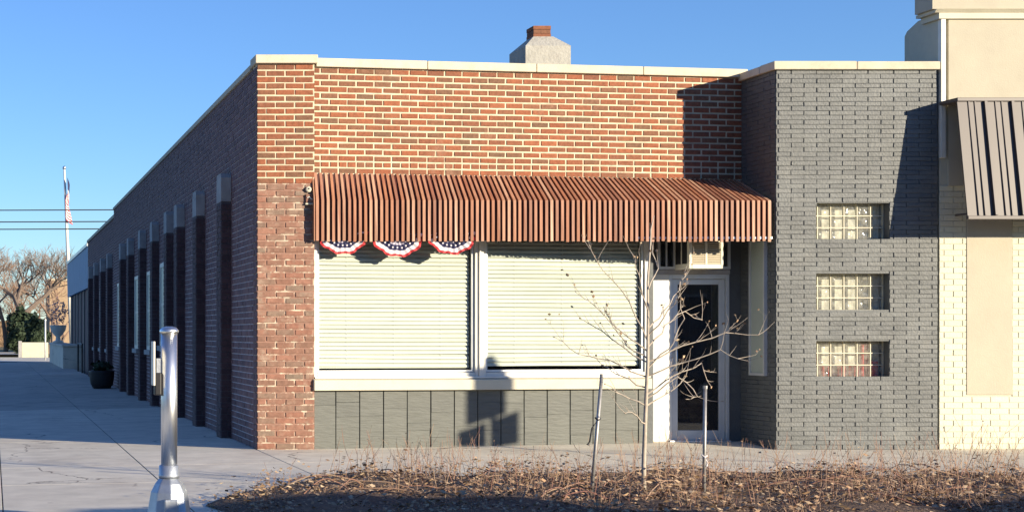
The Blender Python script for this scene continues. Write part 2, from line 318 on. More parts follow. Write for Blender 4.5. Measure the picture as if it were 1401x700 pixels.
# planting bed: a low uneven mound
def bed_edge_x(y): return 1.75 + .5 * math.sin(y * 1.3) * .3 + max(0, y - 12.6) * .55
mb = MB(); nx, ny = 90, 34
for j in range(ny + 1):
    y = 8.05 + (14.72 - 8.05) * j / ny; e = bed_edge_x(y)
    for i in range(nx + 1):
        x = e + (24 - e) * (i / nx) ** 1.15
        edge = min(1, (x - e) / .5, (14.72 - y) / .35, (y - 8.0) / .3 + .2)
        mb.v.append((x, y, -.02 + .10 * max(0, edge) + .035 * math.sin(x * 3.1 + y * 2.3) * math.sin(x * 1.7 - y * 4.1) * max(0, edge) + random.uniform(-.008, .012)))
mb.f = [(j * (nx + 1) + i, j * (nx + 1) + i + 1, (j + 1) * (nx + 1) + i + 1, (j + 1) * (nx + 1) + i) for j in range(ny) for i in range(nx)]; mb.m = [0] * len(mb.f)
mb.build('planting_bed', soil_m, smooth=True, kind='structure')

# ------------------------------------------------------------------ the brick corner building
A = R(8.5); L = 5.34
T = Matrix.Translation((3.667, 18.36, 0)) @ Matrix.Rotation(A, 4, 'Z')          # front wall: x along, y inward, z up
TS = Matrix.Translation((3.017, 40.0, 0)) @ Matrix.Rotation(R(-90), 4, 'Z')      # side wall: x towards the corner, y inward
TI = Matrix.Identity(4)
bld = thing('brick_building', (3.0, 18.33, 0), 'single-storey red brick corner building with cream mortar and flat parapet', 'building')

# front wall above the windows
fw = MB(T).box(0, L, 0, .22, 2.5, 4.352).build('front_wall', mortar, bld)
field = lay(0, L, 4.352 - 26 * .0712, 4.352, .214, .0712, .019, headers=(10,), off=.03)
pier_f = lay(3.0085, 3.6755, 0, 4.384, .2165, .0719, .017)
pier_up = [b for b in pier_f if b[1] > 3.05]; pier_lo = [b for b in pier_f if b[1] <= 3.05]
TP = Matrix.Translation((0, 18.33, 0))
rag = lambda b: (b[0] + random.uniform(-.002, .002), b[1] + random.uniform(-.0012, .0012), b[2] + random.uniform(-.006, .003), b[3] + random.uniform(-.004, .002))
field = [rag(b) for b in field if b[1] > 2.95]; pier_up = [rag(b) for b in pier_up]; pier_lo = [rag(b) for b in pier_lo]
field.sort(key=lambda b: b[0])
n_one = max(0, 300 - len(pier_up))
bricks_single(field[:n_one], T, fw, brick_m, j=.0026, nominal=(.196, .054))
bricks_joined(field[n_one:], T, fw, brick_i, j=.0026)
pier = MB(); pier.box(3.017, 3.667, 18.33, 18.62, 3.04, 4.384); pier.box(3.0175, 3.6665, 18.3305, 18.62, -.1, 3.04, 1)
pier = pier.build('corner_pier', [mortar, mortar_f], bld)
bricks_single(pier_up, TP, pier, brick_m, j=.0026, nominal=(.196, .054))
bricks_joined(pier_lo, TP, pier, brick_f, j=.003)
# copings in lengths
def coping(x0, x1, y0, y1, z0, z1, TT, parent, n=1):
    for i in range(n):
        a, b = x0 + (x1 - x0) * i / n, x0 + (x1 - x0) * (i + 1) / n
        bx('coping_stone', coping_m, parent, a + .003, b - .003, y0, y1, z0, z1 + random.uniform(-.003, .003), TT, bevel=.008)
coping(2.985, 3.70, 18.27, 18.66, 4.386, 4.485, None, bld)
coping(.01, L + .02, -.05, .30, 4.354, 4.452, T, bld, 4)
# roof, back walls
MB().add([(3.2, 18.6, 4.15), (8.95, 19.3, 4.15), (16, 19.3, 4.15), (16, 40, 4.15), (3.2, 40, 4.15)], [(0, 1, 2, 3, 4)]).build('roof', grey_s, bld)
# dark room behind the shop window
MB().add([(3.3, 20.6, -.1), (9.2, 20.6, -.1), (9.2, 20.6, 3.9), (3.3, 20.6, 3.9)], [(0, 1, 2, 3)]).build('room_wall', room_m, bld)
MB().add([(3.3, 18.5, .02), (9.2, 19.35, .02), (9.2, 20.6, .02), (3.3, 20.6, .02)], [(0, 1, 2, 3)]).build('room_floor', dark_m, bld)

# side wall with pilasters
SW = 40.0 - 18.62
side = MB(TS).box(0, SW, 0, .25, -.3, 4.36).build('side_wall', mortar_s, bld)
s_holes = [(40 - 28.75, 40 - 27.5, 1.1, 2.55), (40 - 33.9, 40 - 33.0, 1.0, 2.5), (40 - 31.2, 40 - 30.2, 1.0, 2.5), (40 - 38.6, 40 - 37.6, 1.0, 2.5)]
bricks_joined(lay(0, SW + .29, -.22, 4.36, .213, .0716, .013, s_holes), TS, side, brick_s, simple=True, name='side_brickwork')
bricks_joined([(SW + .145, z, .28, .0586) for z in [(.0716 * i) for i in range(0, 0)]], TS, side, brick_s, simple=True, name='corner_brickwork') if False else None
MB().box(2.985, 3.30, 18.67, 40.0, 4.362, 4.43).build('side_coping', coping_m, bld, bevel=.008)
def pilaster(y, parent, z1=2.98, x=3.017, wd=.40, pr=.13):
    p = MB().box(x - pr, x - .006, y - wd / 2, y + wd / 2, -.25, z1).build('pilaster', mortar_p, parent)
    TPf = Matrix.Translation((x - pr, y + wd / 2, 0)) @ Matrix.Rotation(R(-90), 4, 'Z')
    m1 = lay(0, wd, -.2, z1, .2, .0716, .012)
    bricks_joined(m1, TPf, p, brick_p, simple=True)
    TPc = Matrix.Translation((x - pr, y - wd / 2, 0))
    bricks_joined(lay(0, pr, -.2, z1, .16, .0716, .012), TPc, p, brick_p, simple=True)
    # stone cap, its top weathered back to the wall
    MB().prism([(y - wd / 2 - .008, z1 + .002), (y + wd / 2 + .008, z1 + .002), (y + wd / 2 + .008, z1 + .30), (y + wd / 2 - .04, z1 + .36), (y - wd / 2 + .04, z1 + .36), (y - wd / 2 - .008, z1 + .30)], x - pr - .005, x - .01).build('stone_cap', stone_g, p)
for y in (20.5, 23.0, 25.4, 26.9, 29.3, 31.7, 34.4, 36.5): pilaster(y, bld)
def side_window(y0, y1, z0, z1, parent, x=3.017):
    wn = MB(); wn.box(x - .03, x + .05, y0, y0 + .07, z0, z1); wn.box(x - .03, x + .05, y1 - .07, y1, z0, z1); wn.box(x - .03, x + .05, y0 + .07, y1 - .07, z0, z0 + .07); wn.box(x - .03, x + .05, y0 + .07, y1 - .07, z1 - .07, z1)
    wn.box(x - .02, x + .04, y0 + .07, y1 - .07, (z0 + z1) / 2 - .025, (z0 + z1) / 2 + .025)
    wn = wn.build('window', white_m, parent)
    bx('pane', frost_m, wn, x - .012, x - .004, y0 + .07, y1 - .07, z0 + .07, z1 - .07)
    bx('window_sill', stone_g, wn, x - .08, x + .02, y0 - .05, y1 + .05, z0 - .09, z0 - .002)
for (a, b, c, d) in s_holes: side_window(40 - b, 40 - a, c, d, bld)

# window wall: framing, panes, blinds, ledge and the grey tiles underneath
WINS = [(.04, 1.945), (2.08, 4.065)]
fr = MB(T)
fr.box(0, .04, -.005, .12, .80, 2.5); fr.box(1.945, 2.08, -.012, .12, .80, 2.5); fr.box(4.065, 4.118, -.005, .12, .80, 2.5)
for a, b in WINS: fr.box(a, b, -.008, .10, .80, .868)
frame = fr.build('window_wall_frame', white_m, bld, bevel=.006)
bx('mullion_bead', white_m, frame, 1.985, 2.04, -.035, -.014, .80, 2.5, T, bevel=.005)
for i, (a, b) in enumerate(WINS):
    wn = MB(T); wn.box(a + .002, a + .028, .02, .07, .872, 2.5); wn.box(b - .028, b - .002, .02, .07, .872, 2.5); wn.box(a + .028, b - .028, .02, .07, .872, .896)
    wn = wn.build('window', alum_m, bld)
    bx('pane', pane_m, wn, a + .028, b - .028, .04, .046, .896, 2.5, T)
    bl = MB(T); z = .962 + .012 * i; pitch = .0485
    while z < 2.5:
        dz = random.uniform(-.003, .003); tl = random.uniform(-.003, .003) + (.008 * (1 if i else -1) if z < 1.1 else 0); tw = random.uniform(-.005, .003)
        p = []
        for u, e in ((a + .036, -tl), ((a + b) / 2, -.002), (b - .04, tl)):
            p += [(u, .066 + tw, z - .0265 + dz + e), (u, .073, z + dz + e), (u, .092, z + .0255 + dz + e)]
        bl.add(p, [(0, 3, 4, 1), (1, 4, 5, 2), (3, 6, 7, 4), (4, 7, 8, 5)])
        z += pitch
    bo = bl.build('blind', blind_m, wn, kind='stuff')
    rail = MB(T).box(a + .035, b - .04, .078, .10, .918 + .02 * i, .934 + .02 * i).build('blind_rail', blind_m, wn)
    for q in (.2, .5, .8):
        u = a + (b - a) * q
        bx('blind_cord', blind_m, wn, u - .0025, u + .0025, .074, .0765, .934 + .02 * i, 2.5, T)
lg = MB(T).prism([(-.075, .668), (.02, .668), (.02, .799), (-.03, .799), (-.075, .785)], -.02, 4.118)
ledge = lg.build('ledge', cream_m, bld, bevel=.006)
bx('sill_strip', white_m, ledge, -.0, 4.118, -.045, -.012, .801, .823, T, bevel=.004)
base = bx('stall_riser', grey_s, bld, 0, 4.118, .022, .2, -.1, .668, T)
u = 0.0; i = 0
while u < 4.1:
    wd = .2865 if i else .262
    u1 = min(u + wd, 4.116)
    cuts = [-.02] + sorted(random.uniform(.12, .55) for _ in range(random.choice((1, 2, 3)))) + [.664]
    cuts = [c for k, c in enumerate(cuts) if k == 0 or c - cuts[k - 1] > .07 or c == .664]
    for k in range(len(cuts) - 1):
        mbt = MB(); bw, bh = (u1 - u) - .011, cuts[k + 1] - cuts[k] - .0012
        mbt.add(*brick_pts(bw, bh, .018, .002, .0014))
        put('tile', mbt.mesh('tile', tile_m), base, T @ Matrix.Translation(((u + u1) / 2, .018 + random.uniform(-.002, .002), (cuts[k] + cuts[k + 1]) / 2)))
    u = u1; i += 1

# entrance between shop window and bay
bx('return_wall', grey_s, bld, 7.735, 7.80, 18.99, 19.30, -.05, 2.5)
post = bx('entrance_post', white_m, bld, 7.802, 8.048, 19.13, 19.25, .0, 2.02, bevel=.006)
bx('entrance_filler', grey_s, bld, 8.772, 8.918, 19.16, 19.3, -.05, 2.5)
bx('transom_bar', stone_g, bld, 7.802, 8.77, 19.12, 19.25, 2.022, 2.075, bevel=.005)
df = MB(); df.box(8.05, 8.09, 19.14, 19.24, .03, 2.02); df.box(8.73, 8.77, 19.14, 19.24, .03, 2.02); df.box(8.09, 8.73, 19.14, 19.24, 1.965, 2.02)
dfo = df.build('door_frame', alum_m, bld, bevel=.004)
dr = MB(); dr.box(8.094, 8.165, 19.165, 19.21, .05, 1.96); dr.box(8.655, 8.726, 19.165, 19.21, .05, 1.96); dr.box(8.165, 8.655, 19.166, 19.209, .05, .165); dr.box(8.165, 8.655, 19.166, 19.209, 1.90, 1.96)
door = dr.build('door', alum_m, bld, bevel=.003)
bx('door_glass', door_glass, door, 8.165, 8.655, 19.185, 19.19, .165, 1.90)
hd = MB(); hd.tube([(8.13, 19.165, .88), (8.13, 19.11, .88), (8.13, 19.11, 1.12), (8.13, 19.165, 1.12)], .011, 8)
hd.build('door_handle', metal_m, door, True)
bx('lock', metal_m, door, 8.118, 8.142, 19.155, 19.166, .79, .83, bevel=.003)
bx('threshold', metal_m, bld, 8.05, 8.77, 19.10, 19.22, .028, .048)
# transom lights either side of the air conditioner
tr = MB()
for (a, b, panes) in ((7.90, 8.12, ((7.93, 8.0), (8.018, 8.09))), (8.60, 8.765, ((8.63, 8.735),))):
    tr = MB(); tr.box(a, a + .03, 19.10, 19.16, 2.08, 2.5); tr.box(b - .03, b, 19.10, 19.16, 2.08, 2.5); tr.box(a + .03, b - .03, 19.10, 19.16, 2.08, 2.11)
    if len(panes) > 1: tr.box(8.0, 8.018, 19.11, 19.15, 2.11, 2.5)
    tro = tr.build('transom_window', alum_m, bld)
    for p, q in panes: bx('pane', door_glass, tro, p, q, 19.125, 19.13, 2.11, 2.5)
bx('transom_panel', grey_s, bld, 8.12, 8.60, 19.12, 19.18, 2.08, 2.5)
bx('transom_panel', grey_s, bld, 7.80, 7.90, 19.13, 19.2, 2.08, 2.5)

# chimney on the roof
ch = MB(); x0, x1, y0, y1 = 6.96, 7.55, 21.0, 21.66
ch.box(x0, x1, y0, y1, 4.1, 5.07)
cx0, cx1, cy0, cy1 = 7.12, 7.38, 21.17, 21.45
ch.add([(x0, y0, 5.07), (x1, y0, 5.07), (x1, y1, 5.07), (x0, y1, 5.07), (cx0, cy0, 5.22), (cx1, cy0, 5.22), (cx1, cy1, 5.22), (cx0, cy1, 5.22)],
       [(0, 1, 5, 4), (1, 2, 6, 5), (2, 3, 7, 6), (3, 0, 4, 7), (4, 5, 6, 7)])
cho = ch.build('chimney', chim_m, bld)
fl = MB()
for k in range(3):
    g = .004 * (k % 2)
    fl.box(cx0 + g, cx1 - .03 - g, cy0 + g, cy1 - g, 5.21 + k * .052, 5.258 + k * .052)
fl.box(cx0 + .012, cx1 - .042, cy0 + .012, cy1 - .012, 5.21, 5.35, 1)
fl.build('flue_top', [brick_i, mortar_s], cho)
vt = MB()
for (x, y, h) in ((6.35, 21.0, .3), (6.42, 21.1, .26)): vt.tube([(x, y, 4.1), (x, y, 4.1 + h + .32)], .03, 8); vt.tube([(x, y, 4.4 + h), (x, y, 4.44 + h)], .045, 8)
vt.build('roof_vent', metal_m, bld, kind='stuff')

# fitting on the pier
ft = thing('wall_fitting', (3.60, 18.31, 2.7), 'small round cream fitting over a grey box on the corner brick pier', 'fitting')
MB(Matrix.Translation((3.595, 18.30, 2.955)) @ Matrix.Rotation(R(90), 4, 'X')).lathe(0, 0, [(.032, -.02), (.034, 0), (.03, .008), (.012, .012)], 16).build('knob', cream_m, ft, True)
MB(Matrix.Translation((3.597, 18.288, 2.962)) @ Matrix.Rotation(R(90), 4, 'X')).lathe(0, 0, [(.009, -.01), (.009, .006)], 10).build('screw', black_m, ft)
bx('box', brick_f, ft, 3.565, 3.645, 18.30, 18.325, 2.805, 2.90, bevel=.006)
MB().tube([(3.58, 18.296, 2.86), (3.60, 18.294, 2.872), (3.615, 18.294, 2.855), (3.635, 18.296, 2.842)], .006, 6).build('cable_loop', white_m, ft)
bx('shelf', cream_m, ft, 3.56, 3.65, 18.29, 18.325, 2.782, 2.80)

# ------------------------------------------------------------------ lower brick range behind it
rear = thing('brick_annex', (3.0, 46, 0), 'lower brick range adjoining the far end of the shaded side wall', 'building')
TS2 = Matrix.Translation((3.06, 51.6, 0)) @ Matrix.Rotation(R(-90), 4, 'Z')
rw = MB(TS2).box(0, 11.58, 0, 6, -.3, 4.2).build('wall', mortar_s, rear)
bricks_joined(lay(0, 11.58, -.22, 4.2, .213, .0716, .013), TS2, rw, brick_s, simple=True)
MB().box(3.02, 3.4, 40.02, 51.62, 4.2, 4.28).build('coping', coping_m, rear)
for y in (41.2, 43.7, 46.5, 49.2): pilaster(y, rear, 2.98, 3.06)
for y in (42.4, 45.1, 47.8): side_window(y - .45, y + .45, .9, 2.6, rear, 3.06)

# ------------------------------------------------------------------ grey painted brick bay
bay = thing('painted_brick_bay', (9.8, 18.3, 0), 'grey painted brick entrance bay with three glass block windows', 'building')
GW = [(.82, 1.232), (1.588, 2.0), (2.39, 2.80)]
GX0, GX1 = 9.375, 10.206
YB = 18.306
bw = MB(); bw.box(8.92, GX0, YB, YB + .22, -.1, 4.31); bw.box(GX1, 10.75, YB, YB + .22, -.1, 4.31)
zz = [-.1] + [v for g in GW for v in g] + [4.31]
for k in range(0, len(zz), 2): bw.box(GX0, GX1, YB, YB + .22, zz[k], zz[k + 1])
bwo = bw.build('front_wall', grey_s, bay)
hol = [(GX0, GX1, a, b) for a, b in GW]
bb = lay(8.913, 10.757, -.0, 4.31, .2915, .0520, .010, hol, jh=.0012, off=.12)
bb = [(u, z, bw_ + (.0088 if random.random() < .22 else random.uniform(-.004, .002)), bh_ - (random.uniform(.002, .006) if random.random() < .33 else 0)) for (u, z, bw_, bh_) in bb]
bb.sort(key=lambda b: -b[2] if b[2] < .25 else -1 - random.random())
bricks_single(bb[:300], Matrix.Translation((0, YB, 0)), bwo, grey_i, proud=.009, ch=.003, j=.0024, var=12, nominal=(.2815, .049))
bricks_joined(bb[300:], Matrix.Translation((0, YB, 0)), bwo, grey_j, proud=.009, ch=.003, j=.0024)
sd = MB(); sd.box(8.922, 9.1, YB + .22, 19.6, -.1, 4.31); sd.box(8.922, 10.75, 19.6, 21.5, -.1, 4.31); sd.box(10.5, 10.748, YB + .22, 19.6, -.1, 4.31); sd.box(9.1, 10.5, YB + .22, 19.6, 4.1, 4.31)
bso = sd.build('bay_wall', grey_s, bay)
TBS = Matrix.Translation((8.92, 19.6, 0)) @ Matrix.Rotation(R(-90), 4, 'Z')
bricks_joined(lay(0, 19.6 - 18.31, 0, 4.31, .2915, .0520, .010, [(19.6 - 18.88, 19.6 - 18.50, .83, 2.47)], jh=.0012), TBS, bso, grey_s, proud=.009, ch=.004, j=.003)
sl = MB(); sl.box(8.875, 8.925, 18.50, 18.53, .83, 2.47); sl.box(8.875, 8.925, 18.85, 18.88, .83, 2.47); sl.box(8.875, 8.925, 18.53, 18.85, .83, .86); sl.box(8.875, 8.925, 18.53, 18.85, 2.44, 2.47)
slo = sl.build('side_light', alum_m, bay)
bx('pane', frost_m, slo, 8.89, 8.9, 18.53, 18.85, .86, 2.44)
coping(8.87, 10.76, 18.255, 18.60, 4.312, 4.405, None, bay, 2)
coping(0, 1.0, -.05, .25, 4.312, 4.403, Matrix.Translation((8.92, 19.60, 0)) @ Matrix.Rotation(R(-90), 4, 'Z'), bay, 1)
for wi, (a, b) in enumerate(GW):
    gw = bx('glass_block_window', grout_m, bay, GX0, GX1, YB + .155, YB + .162, a, b) if False else None
    fr = MB(); xs_ = [GX0 + .002, GX0 + .075] + [GX0 + .075 + .1512 * k for k in range(1, 6)]; xs_[-1] = GX1 - .002
    zs_ = [a + .002 + (b - a - .004) * k / 3 for k in range(4)]
    for x in xs_: fr.box(x - .005 if x > GX0 + .01 else x, x + .005 if x < GX1 - .01 else x, YB + .115, YB + .15, a, b)
    for z in zs_[1:-1]:
        for k in range(6): fr.box(xs_[k] + .005, xs_[k + 1] - .005, YB + .116, YB + .15, z - .005, z + .005)
    fr.box(GX0 + .002, GX1 - .002, YB + .116, YB + .15, a, a + .004); fr.box(GX0 + .002, GX1 - .002, YB + .116, YB + .15, b - .004, b)
    gw = fr.build('glass_block_window', grout_m, bay)
    for k in range(6):
        for r in range(3):
            x0, x1, z0, z1 = xs_[k] + .006, xs_[k + 1] - .006, zs_[r] + .006, zs_[r + 1] - .006
            c = .014; e = .006
            mbk = MB(); mbk.add([(x0, YB + .128, z0), (x1, YB + .128, z0), (x1, YB + .128, z1), (x0, YB + .128, z1), (x0 + c, YB + .12, z0 + c), (x1 - c, YB + .12, z0 + c), (x1 - c, YB + .12, z1 - c), (x0 + c, YB + .12, z1 - c),
                                 (x0 + 2 * c, YB + .126 + random.uniform(-.003, .003), z0 + 2 * c), (x1 - 2 * c, YB + .126, z0 + 2 * c), (x1 - 2 * c, YB + .126 + random.uniform(-.003, .003), z1 - 2 * c), (x0 + 2 * c, YB + .126, z1 - 2 * c)],
                                [(i, (i + 1) % 4, (i + 1) % 4 + 4, i + 4) for i in range(4)] + [(i + 4, (i + 1) % 4 + 4, (i + 1) % 4 + 8, i + 8) for i in range(4)] + [(8, 9, 10, 11)])
            mbk.build('glass_block', block_m, gw)
    bx('curtain', mat('curtain_%d' % wi, [(.54, .53, .46)], .9, nscale=5, nmix=.45, stretch=(5, 1, 1.5)), gw, GX0 + .002, GX1 - .002, YB + .21, YB + .215, a - .01, b + .01)
# red goods seen through the lowest glass blocks
gd = thing('red_goods', (9.8, YB + .26, .8), 'red goods blurred behind the lowest glass block window', 'goods')
for (x0, x1, z1) in ((9.38, 9.43, 1.09), (9.54, 9.62, .95), (9.72, 9.79, .96), (9.85, 9.94, .95), (9.99, 10.08, 1.2), (10.09, 10.17, 1.0)):
    bx('box', red_m, gd, x0, x1, YB + .16, YB + .205, .825, z1, bevel=.004)

# ------------------------------------------------------------------ cream neighbour
nb = thing('stucco_building', (12, 18.3, 0), 'cream neighbouring building with painted brick base and stucco parapet', 'building')
YN = 18.306
nw = MB().prism([(YN, -.1), (20.5, -.1), (20.5, 4.25), (19.0, 4.25), (19.0, 4.82), (18.95, 4.87), (18.72, 4.95), (YN, 4.95)], 10.775, 17).build('wall', creambb_m, nb)
nb_b = lay(10.771, 12.2, 0, 2.99, .2115, .0667, .008, [(11.08, 11.604, .62, 3.2)], jh=.0055, off=.05)
bricks_single(nb_b, Matrix.Translation((0, YN, 0)), nw, creamb_m, proud=.006, ch=.003, j=.0018, var=8, nominal=(.2, .061))
bx('stucco_infill', stucco_m, nb, 11.082, 11.602, YN - .012, YN + .1, .622, 2.99, bevel=.004)
bx('stucco_face', stucco_m, nb, 10.865, 17, YN - .03, YN + .05, 2.992, 4.884)
bx('edge_trim', white_m, nb, 10.772, 10.825, YN - .045, YN + .02, 3.31, 4.884, bevel=.004)
mo = MB(); mo.box(10.74, 17, YN - .06, YN + .3, 4.886, 4.952); mo.prism([(YN - .06, 4.954), (18.62, 4.954), (18.62, 4.99), (YN - .10, 4.99)], 10.69, 17)
mo.build('moulding', cream_m, nb)
bx('parapet_block', stucco_m, nb, 10.655, 17, YN - .075, 18.58, 4.992, 5.9)
# its brown metal canopy
cn = thing('metal_canopy', (12, 17.9, 2.6), 'brown standing seam metal canopy on the cream building', 'canopy')
cnp = MB(); cnp.prism([(17.75, 2.60), (17.95, 3.92), (17.965, 3.905), (17.765, 2.60)], 10.765, 17); cnp.build('sheet', brown_m, cn)
def seam(x, wd, hh, nm):
    s0 = Vector((0, 17.75, 2.62)); s1 = Vector((0, 17.95, 3.90)); d = (s1 - s0).normalized(); nrm = Vector((0, -d.z, d.y))
    p = [s0, s1]
    vs = []
    for q in (x - wd / 2, x + wd / 2):
        vs += [(q, s0.y + .002, s0.z), (q, s1.y + .002, s1.z), (q, s1.y + nrm.y * hh, s1.z + nrm.z * hh), (q, s0.y + nrm.y * hh, s0.z + nrm.z * hh)]
    MB().add(vs, [(0, 1, 2, 3), (7, 6, 5, 4), (3, 2, 6, 7), (0, 3, 7, 4), (1, 5, 6, 2)]).build(nm, brown_m, cn)
for xb in (10.95, 12.6, 14.3, 16): MB().tube([(xb, YN - .03, 2.66), (xb, 17.79, 2.66), (xb, 17.96, 3.86)], .015, 6).build('bracket', brown_m, cn)
x = 10.80
while x < 12.6:
    seam(x + .27, .03, .032, 'seam')
    for q in (.09, .16): seam(x + q, .016, .012, 'rib')
    x += .30
bx('top_flashing', brown_m, cn, 10.755, 17, 17.925, YN - .033, 3.905, 3.945, bevel=.004)
bx('bottom_lip', brown_m, cn, 10.755, 17, 17.725, 17.77, 2.575, 2.615, bevel=.004)

# ------------------------------------------------------------------ slatted awning over the shop front
aw = thing('slatted_awning', (6.3, 18.2, 2.36), 'rust striped metal slat awning spanning the shop front', 'awning')
AX0, AX1, YL, YR = 3.662, 8.872, 18.235, 18.285
ZT, ZF, ZB = 3.145, 2.822, 2.362
def wall_y(x): return 18.36 + (x - 3.667) * math.tan(A) - .012
def front_y(x): return YL + (YR - YL) * (x - AX0) / (AX1 - AX0)
g = MB()
for k in range(40):
    a = AX0 + (AX1 - AX0) * k / 40; b = AX0 + (AX1 - AX0) * (k + 1) / 40
    o = .03
    g.add([(a, wall_y(a), ZT - .008), (b, wall_y(b), ZT - .008), (a, front_y(a) + o, ZF - .004), (b, front_y(b) + o, ZF - .004), (a, front_y(a) + o, ZB + .008), (b, front_y(b) + o, ZB + .008)], [(0, 2, 3, 1), (2, 4, 5, 3)])
g.build('backing_sheet', groove_m, aw)
NS = 86; pit = (AX1 - AX0) / NS
for k in range(NS):
    a = AX0 + pit * k + .007 + random.uniform(-.0018, .0018); b = a + pit * .52
    j = random.uniform(-.004, .004); t = .016
    vs = []
    for x in (a, b):
        yw, yf = wall_y(x) , front_y(x) + j * .6
        vs += [(x, yw, ZT + .006), (x, yf, ZF + .006), (x, yf - .002 + random.uniform(-.003, .003), ZB + j * 1.6), (x, yf + t, ZB + j * 1.6), (x, yf + t, ZF - t), (x, yw, ZT - t)]
    MB().add(vs, [(0, 6, 7, 1), (1, 7, 8, 2), (2, 8, 9, 3), (0, 1, 4, 5), (1, 2, 3, 4), (6, 11, 10, 7), (7, 10, 9, 8)]).build('slat', slat_m, aw)
e = MB(); x = AX0 - .006
e.prism([(front_y(x), ZB + .004), (wall_y(x) , ZB + .12), (wall_y(x), ZT), (front_y(x), ZF)], x - .012, x).build('end_panel', slat_m, aw)
x = AX1 + .004
fx = MB(); fx.box(AX0, AX1, 18.30, 18.325, ZB + .03, ZB + .055); fx.build('support_rail', metal_m, aw)

# bunting fans hung under the awning
def bunting(px, pz, rad, label, seed):
    rng = random.Random(seed)
    x0 = px; y0 = front_y(px) + .055
    bt = thing('bunting_fan', (x0, y0, pz), label, 'bunting', 'patriotic fans under the awning')
    rings = [(0.02, .50, 'fan_centre', lav_m), (.50, .74, 'star_band', navy_m), (.74, .90, 'white_band', wcl_m), (.90, 1.0, 'red_band', red_m)]
    n = 48
    def P(t, r):
        ang = math.pi + math.pi * t
        fold = .010 * r / rad * math.sin(t * n * math.pi / 2.0) + .01 * math.sin(t * 9 + seed)
        sc_ = 1 + .035 * math.sin(t * 31 + seed) * (r / rad)
        return (x0 + math.cos(ang) * r * 1.12 * sc_, y0 + fold - .02 * r / rad, pz + math.sin(ang) * r * .98 * sc_ * (1 + .05 * math.cos(ang)))
    for (ra, rb, nm, m) in rings:
        mb = MB()
        vs = [P(i / n, rr * rad) for i in range(n + 1) for rr in (ra, rb)]
        mb.add(vs, [(2 * i, 2 * i + 1, 2 * i + 3, 2 * i + 2) for i in range(n)])
        mb.build(nm, m, bt)
    sb = MB()
    for i in range(11):
        t = (i + .5) / 11; c = Vector(P(t, .62 * rad)); c.y -= .014
        ps = [(c.x + math.cos(math.pi / 2 + k * math.pi / 5) * (.014 if k % 2 == 0 else .006), c.y, c.z + math.sin(math.pi / 2 + k * math.pi / 5) * (.014 if k % 2 == 0 else .006)) for k in range(10)]
        sb.add(ps, [tuple(range(10))])
    sb.build('stars', wcl_m, bt, kind='stuff')
bunting(3.975, 2.475, .262, 'red, white and navy bunting fan nearest the brick pier', 1)
bunting(4.60, 2.455, .272, 'middle red, white and navy bunting fan under the awning', 2)
bunting(5.215, 2.475, .262, 'red, white and navy bunting fan beside the window mullion', 3)

# air conditioner through the transom
ac = thing('air_conditioner', (8.3, 18.9, 2.07), 'cream window air conditioner above the glazed entrance door', 'air conditioner')
X0, X1, Y0, Z0, Z1 = 8.105, 8.505, 18.71, 2.072, 2.43
cs = MB(); cs.box(X0, X1, Y0 + .012, 19.115, Z0, Z1); cs.build('case', ac_m, ac, bevel=.008)
for (a, b) in ((18.77, 18.90), (18.94, 19.08)): bx('side_vent', black_m, ac, X0 - .004, X0 + .002, a, b, Z0 + .06, Z1 - .03)
fr = MB(); fr.box(X0, X0 + .035, Y0, Y0 + .012, Z0, Z1); fr.box(X1 - .03, X1, Y0, Y0 + .012, Z0, Z1); fr.box(X0 + .035, X1 - .03, Y0, Y0 + .012, Z0, Z0 + .05); fr.box(X0 + .035, X1 - .03, Y0, Y0 + .012, Z1 - .03, Z1)
fr.box(8.292, 8.318, Y0, Y0 + .012, Z0 + .05, Z1 - .03)
fr.build('front_frame', ac_m, ac, bevel=.004)
for (a, b) in ((X0 + .037, 8.290), (8.320, X1 - .032)):
    z = Z0 + .055
    while z < Z1 - .05:
        MB().hexa([(a, Y0 + .001, z), (b, Y0 + .001, z), (b, Y0 + .011, z + .008), (a, Y0 + .011, z + .008), (a, Y0 + .001, z + .016), (b, Y0 + .001, z + .016), (b, Y0 + .011, z + .022), (a, Y0 + .011, z + .022)]).build('louvre', louv_m, ac)
        z += .026

# ------------------------------------------------------------------ push-button post on the corner
PX, PY = 1.245, 11.35; pz = gz(PX)
po = thing('pedestal_post', (PX, PY, pz), 'short aluminium post on a cast bell base at the kerb corner', 'post')
nsd = 8
bp_ = [(.19, pz), (.19, pz + .02), (.165, pz + .03), (.15, pz + .12), (.13, pz + .24), (.10, pz + .30), (.072, pz + .335), (.066, pz + .34)]
MB().lathe(PX, PY, bp_, 8).build('base', cast_m, po, bevel=.01)
MB().lathe(PX, PY, [(.073, pz + .34), (.075, pz + .36), (.071, pz + .365), (.071, pz + .425), (.06, pz + .43)], 24).build('collar', cast_m, po, True)
bx('base_door', cast_m, po, PX - .05, PX + .05, PY - .160, PY - .12, pz + .05, pz + .2, bevel=.01)
MB().lathe(PX, PY, [(.0575, pz + .40), (.0575, pz + 1.365)], 32).build('shaft', metal_m, po, True)
MB().lathe(PX, PY, [(.066, pz + 1.36), (.068, pz + 1.37), (.066, pz + 1.38), (.05, pz + 1.397), (.02, pz + 1.405)], 32).build('cap', metal_m, po, True)
bx('button_housing', black_m, po, PX - .105, PX - .056, PY - .04, PY + .05, pz + .92, pz + 1.08, bevel=.01)
bx('bracket', cast_m, po, PX - .09, PX - .055, PY - .02, PY + .02, pz + 1.08, pz + 1.18)
bx('sign_plate', white_m, po, PX - .118, PX - .104, PY - .07, PY + .09, pz + .99, pz + 1.30, bevel=.003)
